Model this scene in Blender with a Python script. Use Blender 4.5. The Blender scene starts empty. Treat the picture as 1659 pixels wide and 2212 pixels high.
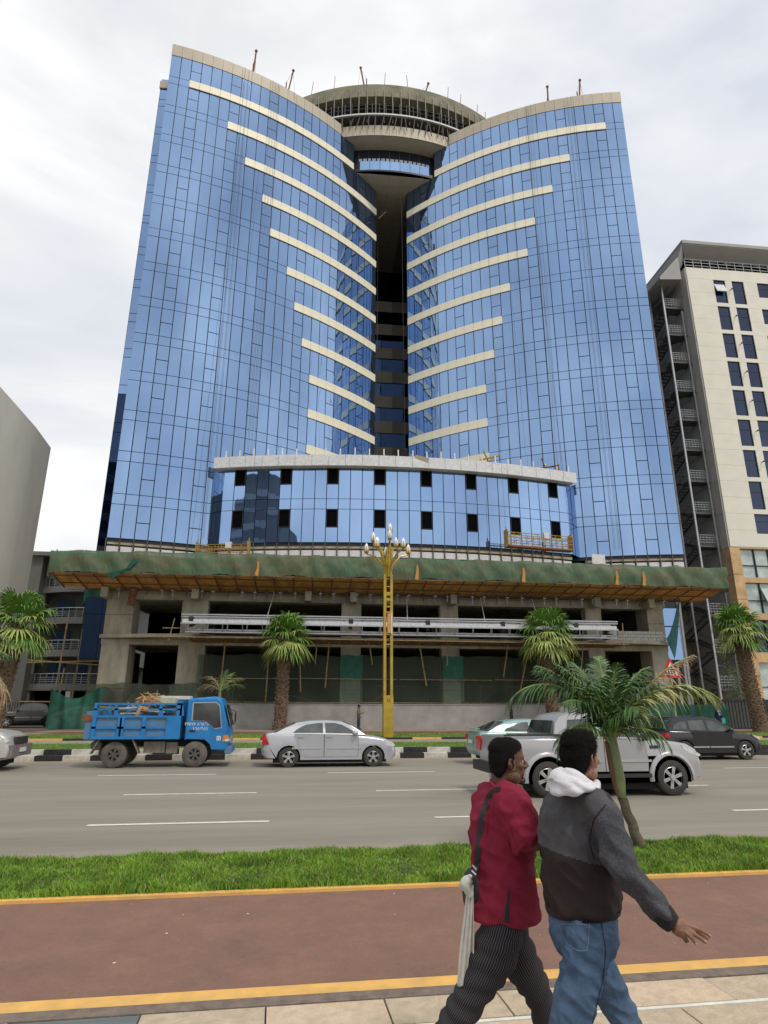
import bpy, bmesh, math, random
import numpy as np
from mathutils import Vector, Matrix, noise
from math import sin, cos, pi, radians, sqrt, atan2, floor
random.seed(7)
sc = bpy.context.scene
COL = sc.collection
# ---------------------------------------------------------------- camera, world, sun, exposure
PITCH, YAW, ROLL, CAMZ = radians(17.08), radians(9.0), .003, 1.87
cam_d = bpy.data.cameras.new("camera"); cam = bpy.data.objects.new("camera", cam_d); COL.objects.link(cam)
fw = Vector((sin(YAW)*cos(PITCH), cos(YAW)*cos(PITCH), sin(PITCH)))
rt = Vector((cos(YAW), -sin(YAW), 0)); up = rt.cross(fw)
rt2 = rt*cos(ROLL)+up*sin(ROLL); up2 = -rt*sin(ROLL)+up*cos(ROLL)
M = Matrix((rt2, up2, -fw)).transposed().to_4x4(); M.translation = (0, 0, CAMZ)
cam.matrix_world = M
cam_d.sensor_fit = 'HORIZONTAL'; cam_d.sensor_width = 36; cam_d.lens = 36*1380/1659
cam_d.clip_start = .05; cam_d.clip_end = 3000
sc.camera = cam
world = bpy.data.worlds.new("World"); sc.world = world; world.use_nodes = True
SUN_EL, SUN_AZ = radians(56), radians(150)      # azimuth clockwise from +Y
nt = world.node_tree; nt.nodes.clear()
N = nt.nodes.new; L = nt.links.new
out = N('ShaderNodeOutputWorld'); bg = N('ShaderNodeBackground'); bg.inputs[1].default_value = .109
sky = N('ShaderNodeTexSky'); sky.sky_type = 'NISHITA'; sky.sun_disc = False
sky.sun_elevation = SUN_EL; sky.sun_rotation = SUN_AZ; sky.air_density = 1.3; sky.dust_density = 2.5
tc = N('ShaderNodeTexCoord')
mp = N('ShaderNodeMapping'); mp.inputs['Scale'].default_value = (1.2, 1.2, 2.6); mp.inputs['Location'].default_value = (.35, .1, .2)
n1 = N('ShaderNodeTexNoise'); n1.inputs['Scale'].default_value = 1.5; n1.inputs['Detail'].default_value = 9; n1.inputs['Roughness'].default_value = .52; n1.inputs['Distortion'].default_value = .35
r1 = N('ShaderNodeValToRGB'); e = r1.color_ramp.elements
e[0].position = .33; e[0].color = (6.6, 7.0, 7.8, 1)
e[1].position = .62; e[1].color = (10.6, 10.5, 10.5, 1)
a = e.new(.48); a.color = (8.3, 8.4, 8.6, 1)
n2 = N('ShaderNodeTexNoise'); n2.inputs['Scale'].default_value = .9; n2.inputs['Detail'].default_value = 5
r2 = N('ShaderNodeValToRGB'); r2.color_ramp.elements[0].position = .25; r2.color_ramp.elements[0].color = (.86, .86, .86, 1)
r2.color_ramp.elements[1].position = .6; r2.color_ramp.elements[1].color = (1, 1, 1, 1)
mx = N('ShaderNodeMix'); mx.data_type = 'RGBA'
L(tc.outputs['Generated'], mp.inputs[0]); L(mp.outputs[0], n1.inputs[0]); L(mp.outputs[0], n2.inputs[0])
L(n1.outputs[0], r1.inputs[0]); L(n2.outputs[0], r2.inputs[0])
L(r2.outputs[0], mx.inputs[0]); L(sky.outputs[0], mx.inputs[6]); L(r1.outputs[0], mx.inputs[7])
L(mx.outputs[2], bg.inputs[0]); L(bg.outputs[0], out.inputs[0])
sd = bpy.data.lights.new("sun", 'SUN'); sd.energy = 1.5; sd.angle = radians(11); sd.color = (1, .92, .78)
so = bpy.data.objects.new("sun", sd); COL.objects.link(so)
sv = Vector((sin(SUN_AZ)*cos(SUN_EL), cos(SUN_AZ)*cos(SUN_EL), sin(SUN_EL)))
so.rotation_euler = sv.to_track_quat('Z', 'Y').to_euler(); so.location = (0, -20, 60)
vs = sc.view_settings; vs.view_transform = 'Standard'; vs.look = 'None'; vs.exposure = 0.0; vs.gamma = 1; vs.use_curve_mapping = False
sc.cycles.max_bounces = 6; sc.cycles.diffuse_bounces = 4; sc.cycles.glossy_bounces = 1; sc.cycles.transparent_max_bounces = 10
# ---------------------------------------------------------------- materials
MATS = {}
def mat(name, col, rough=.7, metal=0., var=.12, scale=6., bump=0., col2=None, bscale=None, spec=.5, alpha=None, coord='Object', nrough=.62, stretch=(1, 1, 1), emit=None, trans=0):
    if name in MATS: return MATS[name]
    m = bpy.data.materials.new(name); m.use_nodes = True; t = m.node_tree; p = t.nodes['Principled BSDF']
    p.inputs['Roughness'].default_value = rough; p.inputs['Metallic'].default_value = metal
    p.inputs['Specular IOR Level'].default_value = spec
    if trans: p.inputs['Transmission Weight'].default_value = trans
    tcn = t.nodes.new('ShaderNodeTexCoord'); mpn = t.nodes.new('ShaderNodeMapping'); mpn.inputs['Scale'].default_value = stretch
    t.links.new(tcn.outputs[coord], mpn.inputs[0])
    if col2 is None: col2 = tuple(max(0, c*(1-2*var)) for c in col)
    n = t.nodes.new('ShaderNodeTexNoise'); n.inputs['Scale'].default_value = scale; n.inputs['Detail'].default_value = 8; n.inputs['Roughness'].default_value = nrough
    r = t.nodes.new('ShaderNodeValToRGB'); r.color_ramp.elements[0].position = .3; r.color_ramp.elements[1].position = .68
    r.color_ramp.elements[0].color = (*col2, 1); r.color_ramp.elements[1].color = (*[min(1, c*(1+var)) for c in col], 1)
    t.links.new(mpn.outputs[0], n.inputs[0]); t.links.new(n.outputs[0], r.inputs[0]); t.links.new(r.outputs[0], p.inputs['Base Color'])
    if bump:
        b = t.nodes.new('ShaderNodeBump'); b.inputs['Strength'].default_value = bump; b.inputs['Distance'].default_value = .02
        n3 = t.nodes.new('ShaderNodeTexNoise'); n3.inputs['Scale'].default_value = bscale or scale*4; n3.inputs['Detail'].default_value = 6
        t.links.new(mpn.outputs[0], n3.inputs[0]); t.links.new(n3.outputs[0], b.inputs['Height']); t.links.new(b.outputs[0], p.inputs['Normal'])
    if alpha is not None:
        tr = t.nodes.new('ShaderNodeBsdfTransparent'); ms = t.nodes.new('ShaderNodeMixShader'); ms.inputs[0].default_value = alpha
        t.links.new(tr.outputs[0], ms.inputs[1]); t.links.new(p.outputs[0], ms.inputs[2]); t.links.new(ms.outputs[0], t.nodes['Material Output'].inputs[0])
    MATS[name] = m; return m
def glassmat(name, col, rough=.02, wav=.28, ws=.4):
    """reflective coated glazing, slightly wavy"""
    if name in MATS: return MATS[name]
    m = bpy.data.materials.new(name); m.use_nodes = True; t = m.node_tree; p = t.nodes['Principled BSDF']
    p.inputs['Metallic'].default_value = .9; p.inputs['Roughness'].default_value = rough
    g = t.nodes.new('ShaderNodeNewGeometry'); mpn = t.nodes.new('ShaderNodeMapping'); mpn.inputs['Scale'].default_value = (1, 1, .35)
    n = t.nodes.new('ShaderNodeTexNoise'); n.inputs['Scale'].default_value = ws; n.inputs['Detail'].default_value = 3
    t.links.new(g.outputs['Position'], mpn.inputs[0]); t.links.new(mpn.outputs[0], n.inputs[0])
    b = t.nodes.new('ShaderNodeBump'); b.inputs['Strength'].default_value = wav; b.inputs['Distance'].default_value = .05
    t.links.new(n.outputs[0], b.inputs['Height']); t.links.new(b.outputs[0], p.inputs['Normal'])
    r = t.nodes.new('ShaderNodeValToRGB'); r.color_ramp.elements[0].position = .3; r.color_ramp.elements[1].position = .7
    r.color_ramp.elements[0].color = (col[0]*.80, col[1]*.80, col[2]*.84, 1); r.color_ramp.elements[1].color = (*[min(1, c*1.15) for c in col], 1)
    n4 = t.nodes.new('ShaderNodeTexNoise'); n4.inputs['Scale'].default_value = .16; n4.inputs['Detail'].default_value = 5
    t.links.new(mpn.outputs[0], n4.inputs[0]); t.links.new(n4.outputs[0], r.inputs[0]); t.links.new(r.outputs[0], p.inputs['Base Color'])
    MATS[name] = m; return m
# ---------------------------------------------------------------- mesh builder
ORG = {}
DB = radians(-2.8)
def fromB(p): return Vector((p[0]*cos(DB)-p[1]*sin(DB), p[0]*sin(DB)+p[1]*cos(DB), p[2]))
def tag(o, label=None, cat=None, group=None, kind=None):
    if label: o['label'] = label
    if cat: o['category'] = cat
    if group: o['group'] = group
    if kind: o['kind'] = kind
    return o
def thing(name, label, cat, org, B=False, group=None, rz=0):
    o = bpy.data.objects.new(name, None); COL.objects.link(o); o.empty_display_size = .3
    o.location = fromB(org) if B else Vector(org); o.rotation_euler = (0, 0, DB if B else rz)
    ORG[o.name] = Vector(org); return tag(o, label, cat, group)
def local(name, label, cat, loc, rz=0, group=None):
    """a thing whose parts are written in its own local coordinates"""
    o = bpy.data.objects.new(name, None); COL.objects.link(o); o.location = loc; o.rotation_euler = (0, 0, rz)
    ORG[o.name] = Vector((0, 0, 0)); return tag(o, label, cat, group)
def copy_tree(o, parent=None, keep=()):
    c = o.copy(); COL.objects.link(c); c.parent = parent; ORG[c.name] = ORG.get(o.name, Vector((0, 0, 0)))
    for ch in o.children: copy_tree(ch, c)
    return c
class MB:
    def __init__(s): s.v = []; s.f = []; s.mi = []; s.uv = None
    def quad(s, a, b, c, d, m=0):
        n = len(s.v); s.v += [a, b, c, d]; s.f.append((n, n+1, n+2, n+3)); s.mi.append(m)
    def tri(s, a, b, c, m=0):
        n = len(s.v); s.v += [a, b, c]; s.f.append((n, n+1, n+2)); s.mi.append(m)
    def poly(s, pts, m=0):
        n = len(s.v); s.v += list(pts); s.f.append(tuple(range(n, n+len(pts)))); s.mi.append(m)
    def hexa(s, P, m=0):
        n = len(s.v); s.v += P
        for q in ((0, 3, 2, 1), (4, 5, 6, 7), (0, 1, 5, 4), (1, 2, 6, 5), (2, 3, 7, 6), (3, 0, 4, 7)): s.f.append(tuple(n+i for i in q)); s.mi.append(m)
    def box(s, x0, x1, y0, y1, z0, z1, m=0):
        s.hexa([(x0, y0, z0), (x1, y0, z0), (x1, y1, z0), (x0, y1, z0), (x0, y0, z1), (x1, y0, z1), (x1, y1, z1), (x0, y1, z1)], m); return s
    def obox(s, c, size, rz=0, rx=0, ry=0, m=0):
        from mathutils import Euler
        R = Euler((rx, ry, rz)).to_matrix(); c = Vector(c); h = Vector(size)/2
        P = [tuple(c+R@Vector((sx*h.x, sy*h.y, sz*h.z))) for sz in (-1, 1) for sx, sy in ((-1, -1), (1, -1), (1, 1), (-1, 1))]
        s.hexa(P, m); return s
    def prism(s, pts, y0, y1, m=0, axis='y'):
        """polygon (a,b) extruded along an axis"""
        f = {'y': lambda a, b, t: (a, t, b), 'x': lambda a, b, t: (t, a, b), 'z': lambda a, b, t: (a, b, t)}[axis]
        n = len(s.v); k = len(pts); s.v += [f(a, b, y0) for a, b in pts]+[f(a, b, y1) for a, b in pts]
        s.f.append(tuple(range(n, n+k))); s.f.append(tuple(range(n+2*k-1, n+k-1, -1))); s.mi += [m, m]
        for i in range(k): j = (i+1) % k; s.f.append((n+i, n+k+i, n+k+j, n+j)); s.mi.append(m)
        return s
    def rings(s, R, m=0, cap=True, closed=True):
        n = len(s.v); k = len(R[0])
        for r in R: s.v += [tuple(p) for p in r]
        for i in range(len(R)-1):
            for j in range(k if closed else k-1):
                j2 = (j+1) % k; s.f.append((n+i*k+j, n+i*k+j2, n+(i+1)*k+j2, n+(i+1)*k+j)); s.mi.append(m)
        if cap and closed:
            s.f.append(tuple(n+j for j in range(k-1, -1, -1))); s.f.append(tuple(n+(len(R)-1)*k+j for j in range(k))); s.mi += [m, m]
        return s
    def tube(s, pts, r, n=6, m=0, cap=True):
        pts = [Vector(p) for p in pts]; R = []
        rr = r if isinstance(r, (list, tuple)) else [r]*len(pts)
        t0 = (pts[1]-pts[0]).normalized(); u = t0.orthogonal().normalized()
        for i, p in enumerate(pts):
            t = (pts[min(i+1, len(pts)-1)]-pts[max(i-1, 0)]).normalized()
            u = (u-t*u.dot(t)).normalized(); v = t.cross(u)
            R.append([p+u*(cos(2*pi*k/n)*rr[i])+v*(sin(2*pi*k/n)*rr[i]) for k in range(n)])
        return s.rings(R, m, cap)
    def lathe(s, prof, c=(0, 0, 0), n=24, axis='z', m=0, cap=True):
        c = Vector(c)
        f = {'z': lambda r, h, a: (r*cos(a), r*sin(a), h), 'y': lambda r, h, a: (r*cos(a), h, r*sin(a))}[axis]
        R = [[c+Vector(f(r, h, 2*pi*k/n)) for k in range(n)] for r, h in prof]
        return s.rings(R, m, cap)
    def sphere(s, c, r, n=10, m=0, sz=1):
        return s.lathe([(max(r*sin(pi*i/n), 1e-4), -r*cos(pi*i/n)*sz) for i in range(n+1)], c, n=n, m=m)
    def build(s, name, mats, parent=None, angle=38, smooth=True, org=None, B=False):
        if not isinstance(mats, (list, tuple)): mats = [mats]
        o = Vector((0, 0, 0))
        if parent is not None:
            o = ORG[parent.name]
        elif org is not None: o = Vector(org)
        me = bpy.data.meshes.new(name)
        me.from_pydata([(p[0]-o.x, p[1]-o.y, p[2]-o.z) for p in s.v], [], s.f)
        for m in mats: me.materials.append(m)
        if len(mats) > 1: me.polygons.foreach_set('material_index', s.mi)
        if s.uv is not None:
            ul = me.uv_layers.new(name='UVMap'); vi = np.zeros(len(me.loops), int); me.loops.foreach_get('vertex_index', vi)
            ul.data.foreach_set('uv', np.array(s.uv, dtype=np.float32)[vi].ravel())
        if smooth:
            me.polygons.foreach_set('use_smooth', [True]*len(me.polygons))
            me.set_sharp_from_angle(angle=radians(angle))
        ob = bpy.data.objects.new(name, me); COL.objects.link(ob)
        if parent is not None:
            ob.parent = parent; ORG[ob.name] = o
        else:
            ORG[ob.name] = o
            ob.location = fromB(o) if B else o
            if B: ob.rotation_euler = (0, 0, DB)
        return ob
def piece(name, me, parent, loc, rz=0, rx=0, ry=0, scale=None, mats=None):
    """instance of shared mesh data as a child; loc in the thing's frame coordinates"""
    ob = bpy.data.objects.new(name, me); COL.objects.link(ob); ob.parent = parent
    ob.location = Vector(loc)-ORG[parent.name]; ob.rotation_euler = (rx, ry, rz)
    if scale: ob.scale = scale
    return ob
SHARED = {}
def boxmesh(w, d, h, m, key=None):
    k = (round(w, 3), round(d, 3), round(h, 3), m.name)
    if k not in SHARED:
        b = MB(); b.box(-w/2, w/2, -d/2, d/2, -h/2, h/2)
        me = bpy.data.meshes.new('panel'); me.from_pydata(b.v, [], b.f); me.materials.append(m); SHARED[k] = me
    return SHARED[k]
def text(s, size, m, parent, loc, rot, name='lettering', ext=.004, align='CENTER'):
    cu = bpy.data.curves.new(name, 'FONT'); cu.body = s; cu.size = size; cu.extrude = ext; cu.align_x = align
    to = bpy.data.objects.new('t', cu); COL.objects.link(to)
    dg = bpy.context.evaluated_depsgraph_get(); me = bpy.data.meshes.new_from_object(to.evaluated_get(dg))
    bpy.data.objects.remove(to); me.materials.clear(); me.materials.append(m)
    ob = bpy.data.objects.new(name, me); COL.objects.link(ob); ob.parent = parent
    ob.location = Vector(loc)-ORG[parent.name]; ob.rotation_euler = rot; return ob
# palette
asphalt = mat('asphalt', (.275, .248, .205), .85, var=.12, scale=.5, bump=.25, bscale=60, stretch=(.16, 1.5, 1), nrough=.72)
path_red = mat('path_red', (.30, .165, .118), .9, var=.12, scale=1.4, bump=1.0, bscale=90, col2=(.20, .122, .092), nrough=.86)
yellow_paint = mat('yellow_paint', (.78, .45, .115), .7, var=.08, scale=5, col2=(.6, .36, .12))
white_paint = mat('white_paint', (.78, .76, .68), .7, var=.08, scale=7, col2=(.58, .56, .5))
stone_kerb = mat('stone_kerb', (.2, .155, .125), .9, var=.2, scale=9, bump=.4)
soil = mat('soil', (.07, .1, .03), .95, var=.2, scale=8, bump=.5)
concrete = mat('concrete', (.46, .42, .33), .9, var=.14, scale=1.3, bump=.3, bscale=14, col2=(.27, .25, .195), stretch=(1, 1, .35))
concrete_d = mat('concrete_dark', (.09, .08, .065), .95, var=.2, scale=1.5, bump=.3)  # darkened concrete, interior shade put into its colour; joints and slabs share it
wall_grey = mat('wall_grey', (.34, .33, .315), .85, var=.1, scale=.9, bump=.25, bscale=9, col2=(.25, .243, .23))
tan = mat('tan_cladding', (.50, .44, .34), .5, var=.05, scale=1)
cream = mat('cream_cladding', (.90, .845, .66), .5, var=.04, scale=1)
silverclad = mat('silver_cladding', (.72, .73, .75), .55, var=.06, scale=4, col2=(.55, .56, .58))
blueglass = glassmat('blue_glass', (.24, .365, .575))
blueglass2 = glassmat('blue_glass_podium', (.28, .43, .67))
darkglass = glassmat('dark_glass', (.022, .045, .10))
frame_d = mat('dark_frame', (.012, .015, .022), .5, var=.1)
black = mat('shade_black', (.006, .006, .007), .95, var=.1, spec=0)  # near-black that paints shade inside rooms and openings
steel = mat('steel', (.45, .46, .47), .4, metal=.6, var=.1, scale=5)
steel_d = mat('steel_dark', (.12, .125, .13), .6, metal=.3, var=.2, scale=5)
rust = mat('rust', (.22, .09, .045), .8, var=.3, scale=8)
bamboo = mat('bamboo', (.33, .25, .13), .8, var=.25, scale=5)
gold = mat('gold_paint', (.47, .32, .045), .38, metal=.25, var=.14, scale=3)
# ================================================================ the glass tower
AX = 7.45
def wing(i, mir=0, off=0.):
    a = radians(-81.2)+i*1.005/37.8; R = 37.8+off
    x = -21.96+R*cos(a); y = 87.24+R*sin(a)
    return ((2*AX-x) if mir else x, y, (a+pi/2) if not mir else -(a+pi/2))
def SZ(k): return 14.43+3.64*k
tower = thing('glass_tower', 'tall blue mirror glass office tower under construction with two curved wings and cream bands', 'office tower', (AX, 50, .42), B=True)
def arc_wall(b, pts, z0, z1, th, m=0):
    """wall along plan points, thickness th inward (+y)"""
    for (x0, y0), (x1, y1) in zip(pts[:-1], pts[1:]):
        b.hexa([(x0, y0, z0), (x1, y1, z0), (x1, y1+th, z0), (x0, y0+th, z0), (x0, y0, z1), (x1, y1, z1), (x1, y1+th, z1), (x0, y0+th, z1)], m)
CY, DR = 79.8, 23.0
def drum(th, R): return (7.5+R*sin(th), CY-R*cos(th))
NC = 25
C0 = Vector((0, 0, CAMZ))
panes = []      # (area on picture, w, h, loc, rz, mat)
STARTS = {13: 2, 12: 6, 11: 8, 10: 10, 9: 11, 8: 13, 7: 14, 6: 15, 5: 16, 4: 16, 3: 16}
VENT = (2, 6, 10, 14, 18, 22)
for mir in (0, 1):
    # dark mullion grid behind the panes
    b = MB(); pts = [wing(i, mir, -.0)[:2] for i in range(NC+1)]
    cutp = [p for i, p in enumerate(pts) if i <= 21]
    pin = [(x, y+.10) for x, y in pts]
    if mir: pin = pin[::-1]; cutp = cutp[::-1]
    arc_wall(b, pin, 14.2, 60.88, .25)
    arc_wall(b, [(x, y+.10) for x, y in cutp], 60.88, 64.6, .25)
    b.build('curtain_wall_frame', frame_d, tower)
    for i in range(NC):
        x0, y0, a0 = wing(i, mir); x1, y1, a1 = wing(i+1, mir); mx_, my_, am = wing(i+.5, mir)
        w = sqrt((x1-x0)**2+(y1-y0)**2)-.07
        if mir: am = -wing(i+.5, 0)[2]
        for k in range(14):
            if k == 13 and i >= 21: continue
            z0 = SZ(k); h = 2.77 if k < 13 else 2.72
            parts = [(z0+.03, z0+h-.03)]
            if i in VENT: parts = [(z0+.03, z0+h*.49-.035), (z0+h*.49+.035, z0+h-.03)]
            for u0, u1 in parts: panes.append([w, u1-u0, (mx_, my_, (u0+u1)/2), am, blueglass])
        for k in range(1, 14):
            if i < STARTS.get(k, 99):
                panes.append([w, .83, (mx_, my_, SZ(k)-.435), am, blueglass])
    # cream bands, panel by panel
    for k, st in STARTS.items():
        i1 = NC if k < 13 else 21
        b = MB(); pp = [(wing(i, mir)[0], wing(i, mir)[1]+.02) for i in range(st, i1+1)]
        if mir: pp = pp[::-1]
        arc_wall(b, pp, SZ(k)-.8, SZ(k)-.08, .08)
        band = b.build('cladding_band', frame_d, tower)
        for i in range(st, i1):
            mx_, my_, am = wing(i+.5, mir); am = wing(i+.5, 0)[2]*(-1 if mir else 1)
            piece('cladding_panel', boxmesh(.985, .1, .87, cream), band, (mx_, my_-.08, SZ(k)-.435), rz=am+random.uniform(-.004, .004), rx=random.uniform(-.006, .006))
    # parapet
    b = MB()
    for i in range(0, 19):
        x0, y0, _ = wing(i+.012, mir, .0); x1, y1, _ = wing(i+.988, mir, .0)
        if mir: x0, y0, x1, y1 = x1, y1, x0, y0
        arc_wall(b, [(x0, y0-.06), (x1, y1-.06)], 64.5, 65.95, .5)
    b.build('parapet', tan, tower)
    # body of the wing: side, inner return, roof
    s = -1 if mir else 1
    X = lambda x: AX+(x-AX)*s
    b = MB()
    def sx(x0, x1, y0, y1, z0, z1, m=0): a_, c_ = sorted((X(x0), X(x1))); b.box(a_, c_, y0, y1, z0, z1, m)
    sx(-16.18, -15.8, 50.25, 78, 13.0, 65.9)
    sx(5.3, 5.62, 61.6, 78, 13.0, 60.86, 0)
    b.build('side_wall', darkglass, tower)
    b = MB(); sx(-15.8, -9.5, 52.2, 78, 64.2, 64.4); sx(-9.5, -1.5, 55.7, 78, 64.2, 64.4); sx(-15.8, 5.6, 77.7, 78, 13, 64.2)
    b.build('roof_slab', concrete_d, tower)
# left side sliver: lower glazed volume behind the left corner
b = MB(); b.box(-17.75, -16.25, 52.7, 76, 13.2, 63.2); b.build('side_bay', frame_d, tower)
for k in range(14):
    z0 = SZ(k)
    panes.append([1.4, 2.7, (-17.0, 52.66, z0+1.385), 0, blueglass if k > 3 else darkglass])  # dark glass on the lower storeys stands in for a dark reflection
    if k: panes.append([1.4, .82, (-17.0, 52.66, z0-.435), 0, blueglass if k > 3 else darkglass])
b = MB(); b.box(-17.8, -16.2, 52.5, 76, 63.2, 64.1); b.build('parapet', tan, tower)
# podium drum of the tower
PR, PCX, PCY = 57.0, 6.9, 106.0
def pod(i, off=0.):
    a = (i-15.5)*(.96/57.0)
    return PCX+(PR+off)*sin(a), PCY-(PR+off)*cos(a), a
b = MB(); arc_wall(b, [pod(i, -.1)[:2] for i in range(32)], 14.2, 20.9, .3); b.build('podium_frame', frame_d, tower)
for i in range(31):
    x, y, a = pod(i+.5)
    for k in (0, 1):
        z0 = SZ(k); w = .90
        if k: panes.append([w, .83, (x, y, z0-.435), a, blueglass2])
        if i % 4 == 1:
            zc0 = z0+1.22
            panes.append([w, 1.2, (x, y, z0+.62), a, blueglass2])
            fr = MB()
            c_, s_ = cos(a), sin(a)
            def P(u, v, z): return (x+u*c_-v*s_, y+u*s_+v*c_, z)
            for (u0, u1, q0, q1) in ((-.46, -.40, 1.24, 2.76), (.40, .46, 1.24, 2.76), (-.40, .40, 1.24, 1.30), (-.40, .40, 2.70, 2.76)):
                fr.hexa([P(u0, -.06, z0+q0), P(u1, -.06, z0+q0), P(u1, .1, z0+q0), P(u0, .1, z0+q0), P(u0, -.06, z0+q1), P(u1, -.06, z0+q1), P(u1, .1, z0+q1), P(u0, .1, z0+q1)])
            wo = fr.build('open_window', frame_d, tower)
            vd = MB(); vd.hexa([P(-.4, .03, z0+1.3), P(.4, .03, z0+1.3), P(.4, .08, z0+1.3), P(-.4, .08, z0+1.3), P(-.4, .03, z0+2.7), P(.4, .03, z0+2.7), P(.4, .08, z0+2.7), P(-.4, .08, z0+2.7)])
            vd.build('opening_shade', black, wo)  # black slab stands in for the shade behind the open window
        else:
            panes.append([w, 2.73, (x, y, z0+1.385), a, blueglass2])
    b = MB(); x0, y0, _ = pod(i+.02-.0, .55); x1, y1, _ = pod(i+.98, .55)
# fascia with foam-wrapped silver panels, 33 of them
b = MB(); fp = [pod(i*31/22-.0, .62)[:2] for i in range(-0, 23)]
fas = MB(); arc_wall(fas, [pod(j*1.0-.6, .55)[:2] for j in range(0, 33)], 20.72, 21.5, 1.2); fasc = fas.build('fascia', [silverclad], tower)
for j in range(23):
    q = MB(); u0, u1 = -.75+j*1.413+.02, -.75+(j+1)*1.413-.02
    x0, y0, _ = pod(u0, .62); x1, y1, _ = pod(u1, .62)
    dz = random.uniform(-.01, .01); arc_wall(q, [(x0, y0), (x1, y1)], 20.74+dz, 21.68+dz, .1)
    q.build('fascia_panel', silverclad, fasc)
q = MB(); q.obox((8.35, 48.4, 21.45), (1.1, .05, .55), ry=.25, rx=.3); q.build('torn_wrapping', tan, fasc)
pst = MB(); pst.box(-.045, .045, -.045, .045, 0, 1.05)
pme = bpy.data.meshes.new('post'); pme.from_pydata(pst.v, [], pst.f); pme.materials.append(mat('white_post', (.75, .74, .68), .5, var=.1))
for j in range(26):
    x, y, a = pod(-.1+j*1.27, -.3); piece('roof_post', pme, tower, (x, y, 21.6), scale=(1, 1, random.uniform(.9, 1.05)), ry=random.uniform(-.02, .02))
b = MB(); n = 32
b.poly([(*pod(i, -.05)[:2], 21.2) for i in range(n)]+[(22, 60, 21.2), (-7.5, 60, 21.2)]); b.build('podium_roof', concrete_d, tower)
for (xa, ya), (xb, yb) in (((-7.83, 50.98), (-8.75, 51.75)), ((21.63, 50.98), (22.75, 52.1))):
    aa = atan2(yb-ya, xb-xa); aa = aa if abs(aa) < pi/2 else aa-pi*(1 if aa > 0 else -1)
    for z_, h_ in ((15.8, 2.7), (17.63, .83), (19.45, 2.73)): panes.append([sqrt((xb-xa)**2+(yb-ya)**2)+.1, h_, ((xa+xb)/2, (ya+yb)/2-.05, z_), aa, blueglass2])
# panes: the 300 that show largest are parts, the rest one mesh
def shown(p):
    w, h, c, a, m = p; d = Vector(c)-C0; nrm = Vector((sin(a), -cos(a), 0)); return w*h*abs(d.dot(nrm))/d.length**3
panes.sort(key=shown, reverse=True)
rest = {}
for n_, (w, h, c, a, m) in enumerate(panes):
    dz, dx = random.gauss(0, .0045), random.gauss(0, .004)
    if n_ < 300:
        piece('pane', boxmesh(round(w, 2), .03, round(h, 2), m), tower, c, rz=a+dz, rx=dx)
    else:
        rest.setdefault(m.name, MB()).obox(c, (w, .03, h), rz=a+dz, rx=dx)
for nm, b in rest.items(): tag(b.build('upper_panes', MATS[nm], tower, smooth=False), kind='stuff')
# strip under the glass: dark edge beam, white panels, stub mullions
b = MB(); br = MB(); wp = []
def strip(P, n, w, skip=()):
    for i in range(n):
        (x0, y0), (x1, y1) = P(i), P(i+1)
        a = atan2(y1-y0, x1-x0); mxx, myy = (x0+x1)/2, (y0+y1)/2
        if i not in skip: wp.append((mxx, myy+.1, a, sqrt((x1-x0)**2+(y1-y0)**2)-.1))
        q = MB(); q.box(x0-.03, x0+.03, y0-.06, y0+.04, 12.7, 14.42); q.build('stub_mullion', steel_d, tower)
        q = MB(); q.obox((mxx, myy+.35, 14.1), (1.0, .4, .22), rz=a); q.build('edge_beam', concrete, tower)
        q = MB(); q.obox((mxx, myy+.02, 13.15), (.94, .05, .05), rz=a); q.build('transom', steel_d, tower)
strip(lambda i: wing(i, 0)[:2], 8, 1)
strip(lambda i: pod(i)[:2], 31, 1)
strip(lambda i: wing(8-i, 1)[:2], 8, 1)
for x, y, a, w in wp: piece('soffit_panel', boxmesh(round(w, 2), .06, .52, silverclad), tower, (x, y+.02, 13.56), rz=a, rx=random.uniform(-.03, .03))
q = MB(); q.box(23.1, 24.25, 50.35, 50.4, 13.25, 14.35); q.build('cover_sheet', silverclad, tower)
# crown: terraces and ring at the top of the slot
def sector(b, R, z0, z1, th, t0, t1, n, m=0): arc_wall(b, [drum(t0+(t1-t0)*i/n, R) for i in range(n+1)], z0, z1, th, m)
b = MB(); sector(b, 22.95, 64.5, 65.92, 2.6, -.33, .33, 18); disc = b.build('terrace_slab', tan, tower)
for i in range(18):
    q = MB(); sector(q, 23.0, 64.5, 65.95, .1, -.33+.66*(i+.02)/18, -.33+.66*(i+.98)/18, 1); q.build('cladding_panel', tan, disc)
b = MB(); b.poly([(*drum(-.33+.66*i/18, 22.9), 64.6) for i in range(19)]+[(15.5, 62.5, 64.6), (-.6, 62.5, 64.6)]); b.prism([(-2, 62.5), (17, 62.5), (17, 78), (-2, 78)], 64.55, 64.65, axis='z'); b.build('terrace_soffit', tan, tower)
b = MB(); sector(b, 20.95, 61.0, 64.5, .2, -.3, .3, 14); b.build('terrace_wall', mat('navy_panel', (.012, .016, .03), .35), tower)
for i in range(16):
    th = -.19+i*.0253; x, y = drum(th, 21.0); piece('strip_window', boxmesh(.42 if i % 2 else .34, .05, .34, mat('pale_window', (.62, .68, .76), .3)), tower, (x, y, 63.0), rz=th)  # pale boxes: sky brightness of the strip is put into their colour
for i in range(8):
    th = -.2+i*.057; x, y = drum(th, 20.99); piece('wall_joint', boxmesh(.05, .05, 3.2, steel_d), tower, (x, y, 62.8), rz=th)
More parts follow.
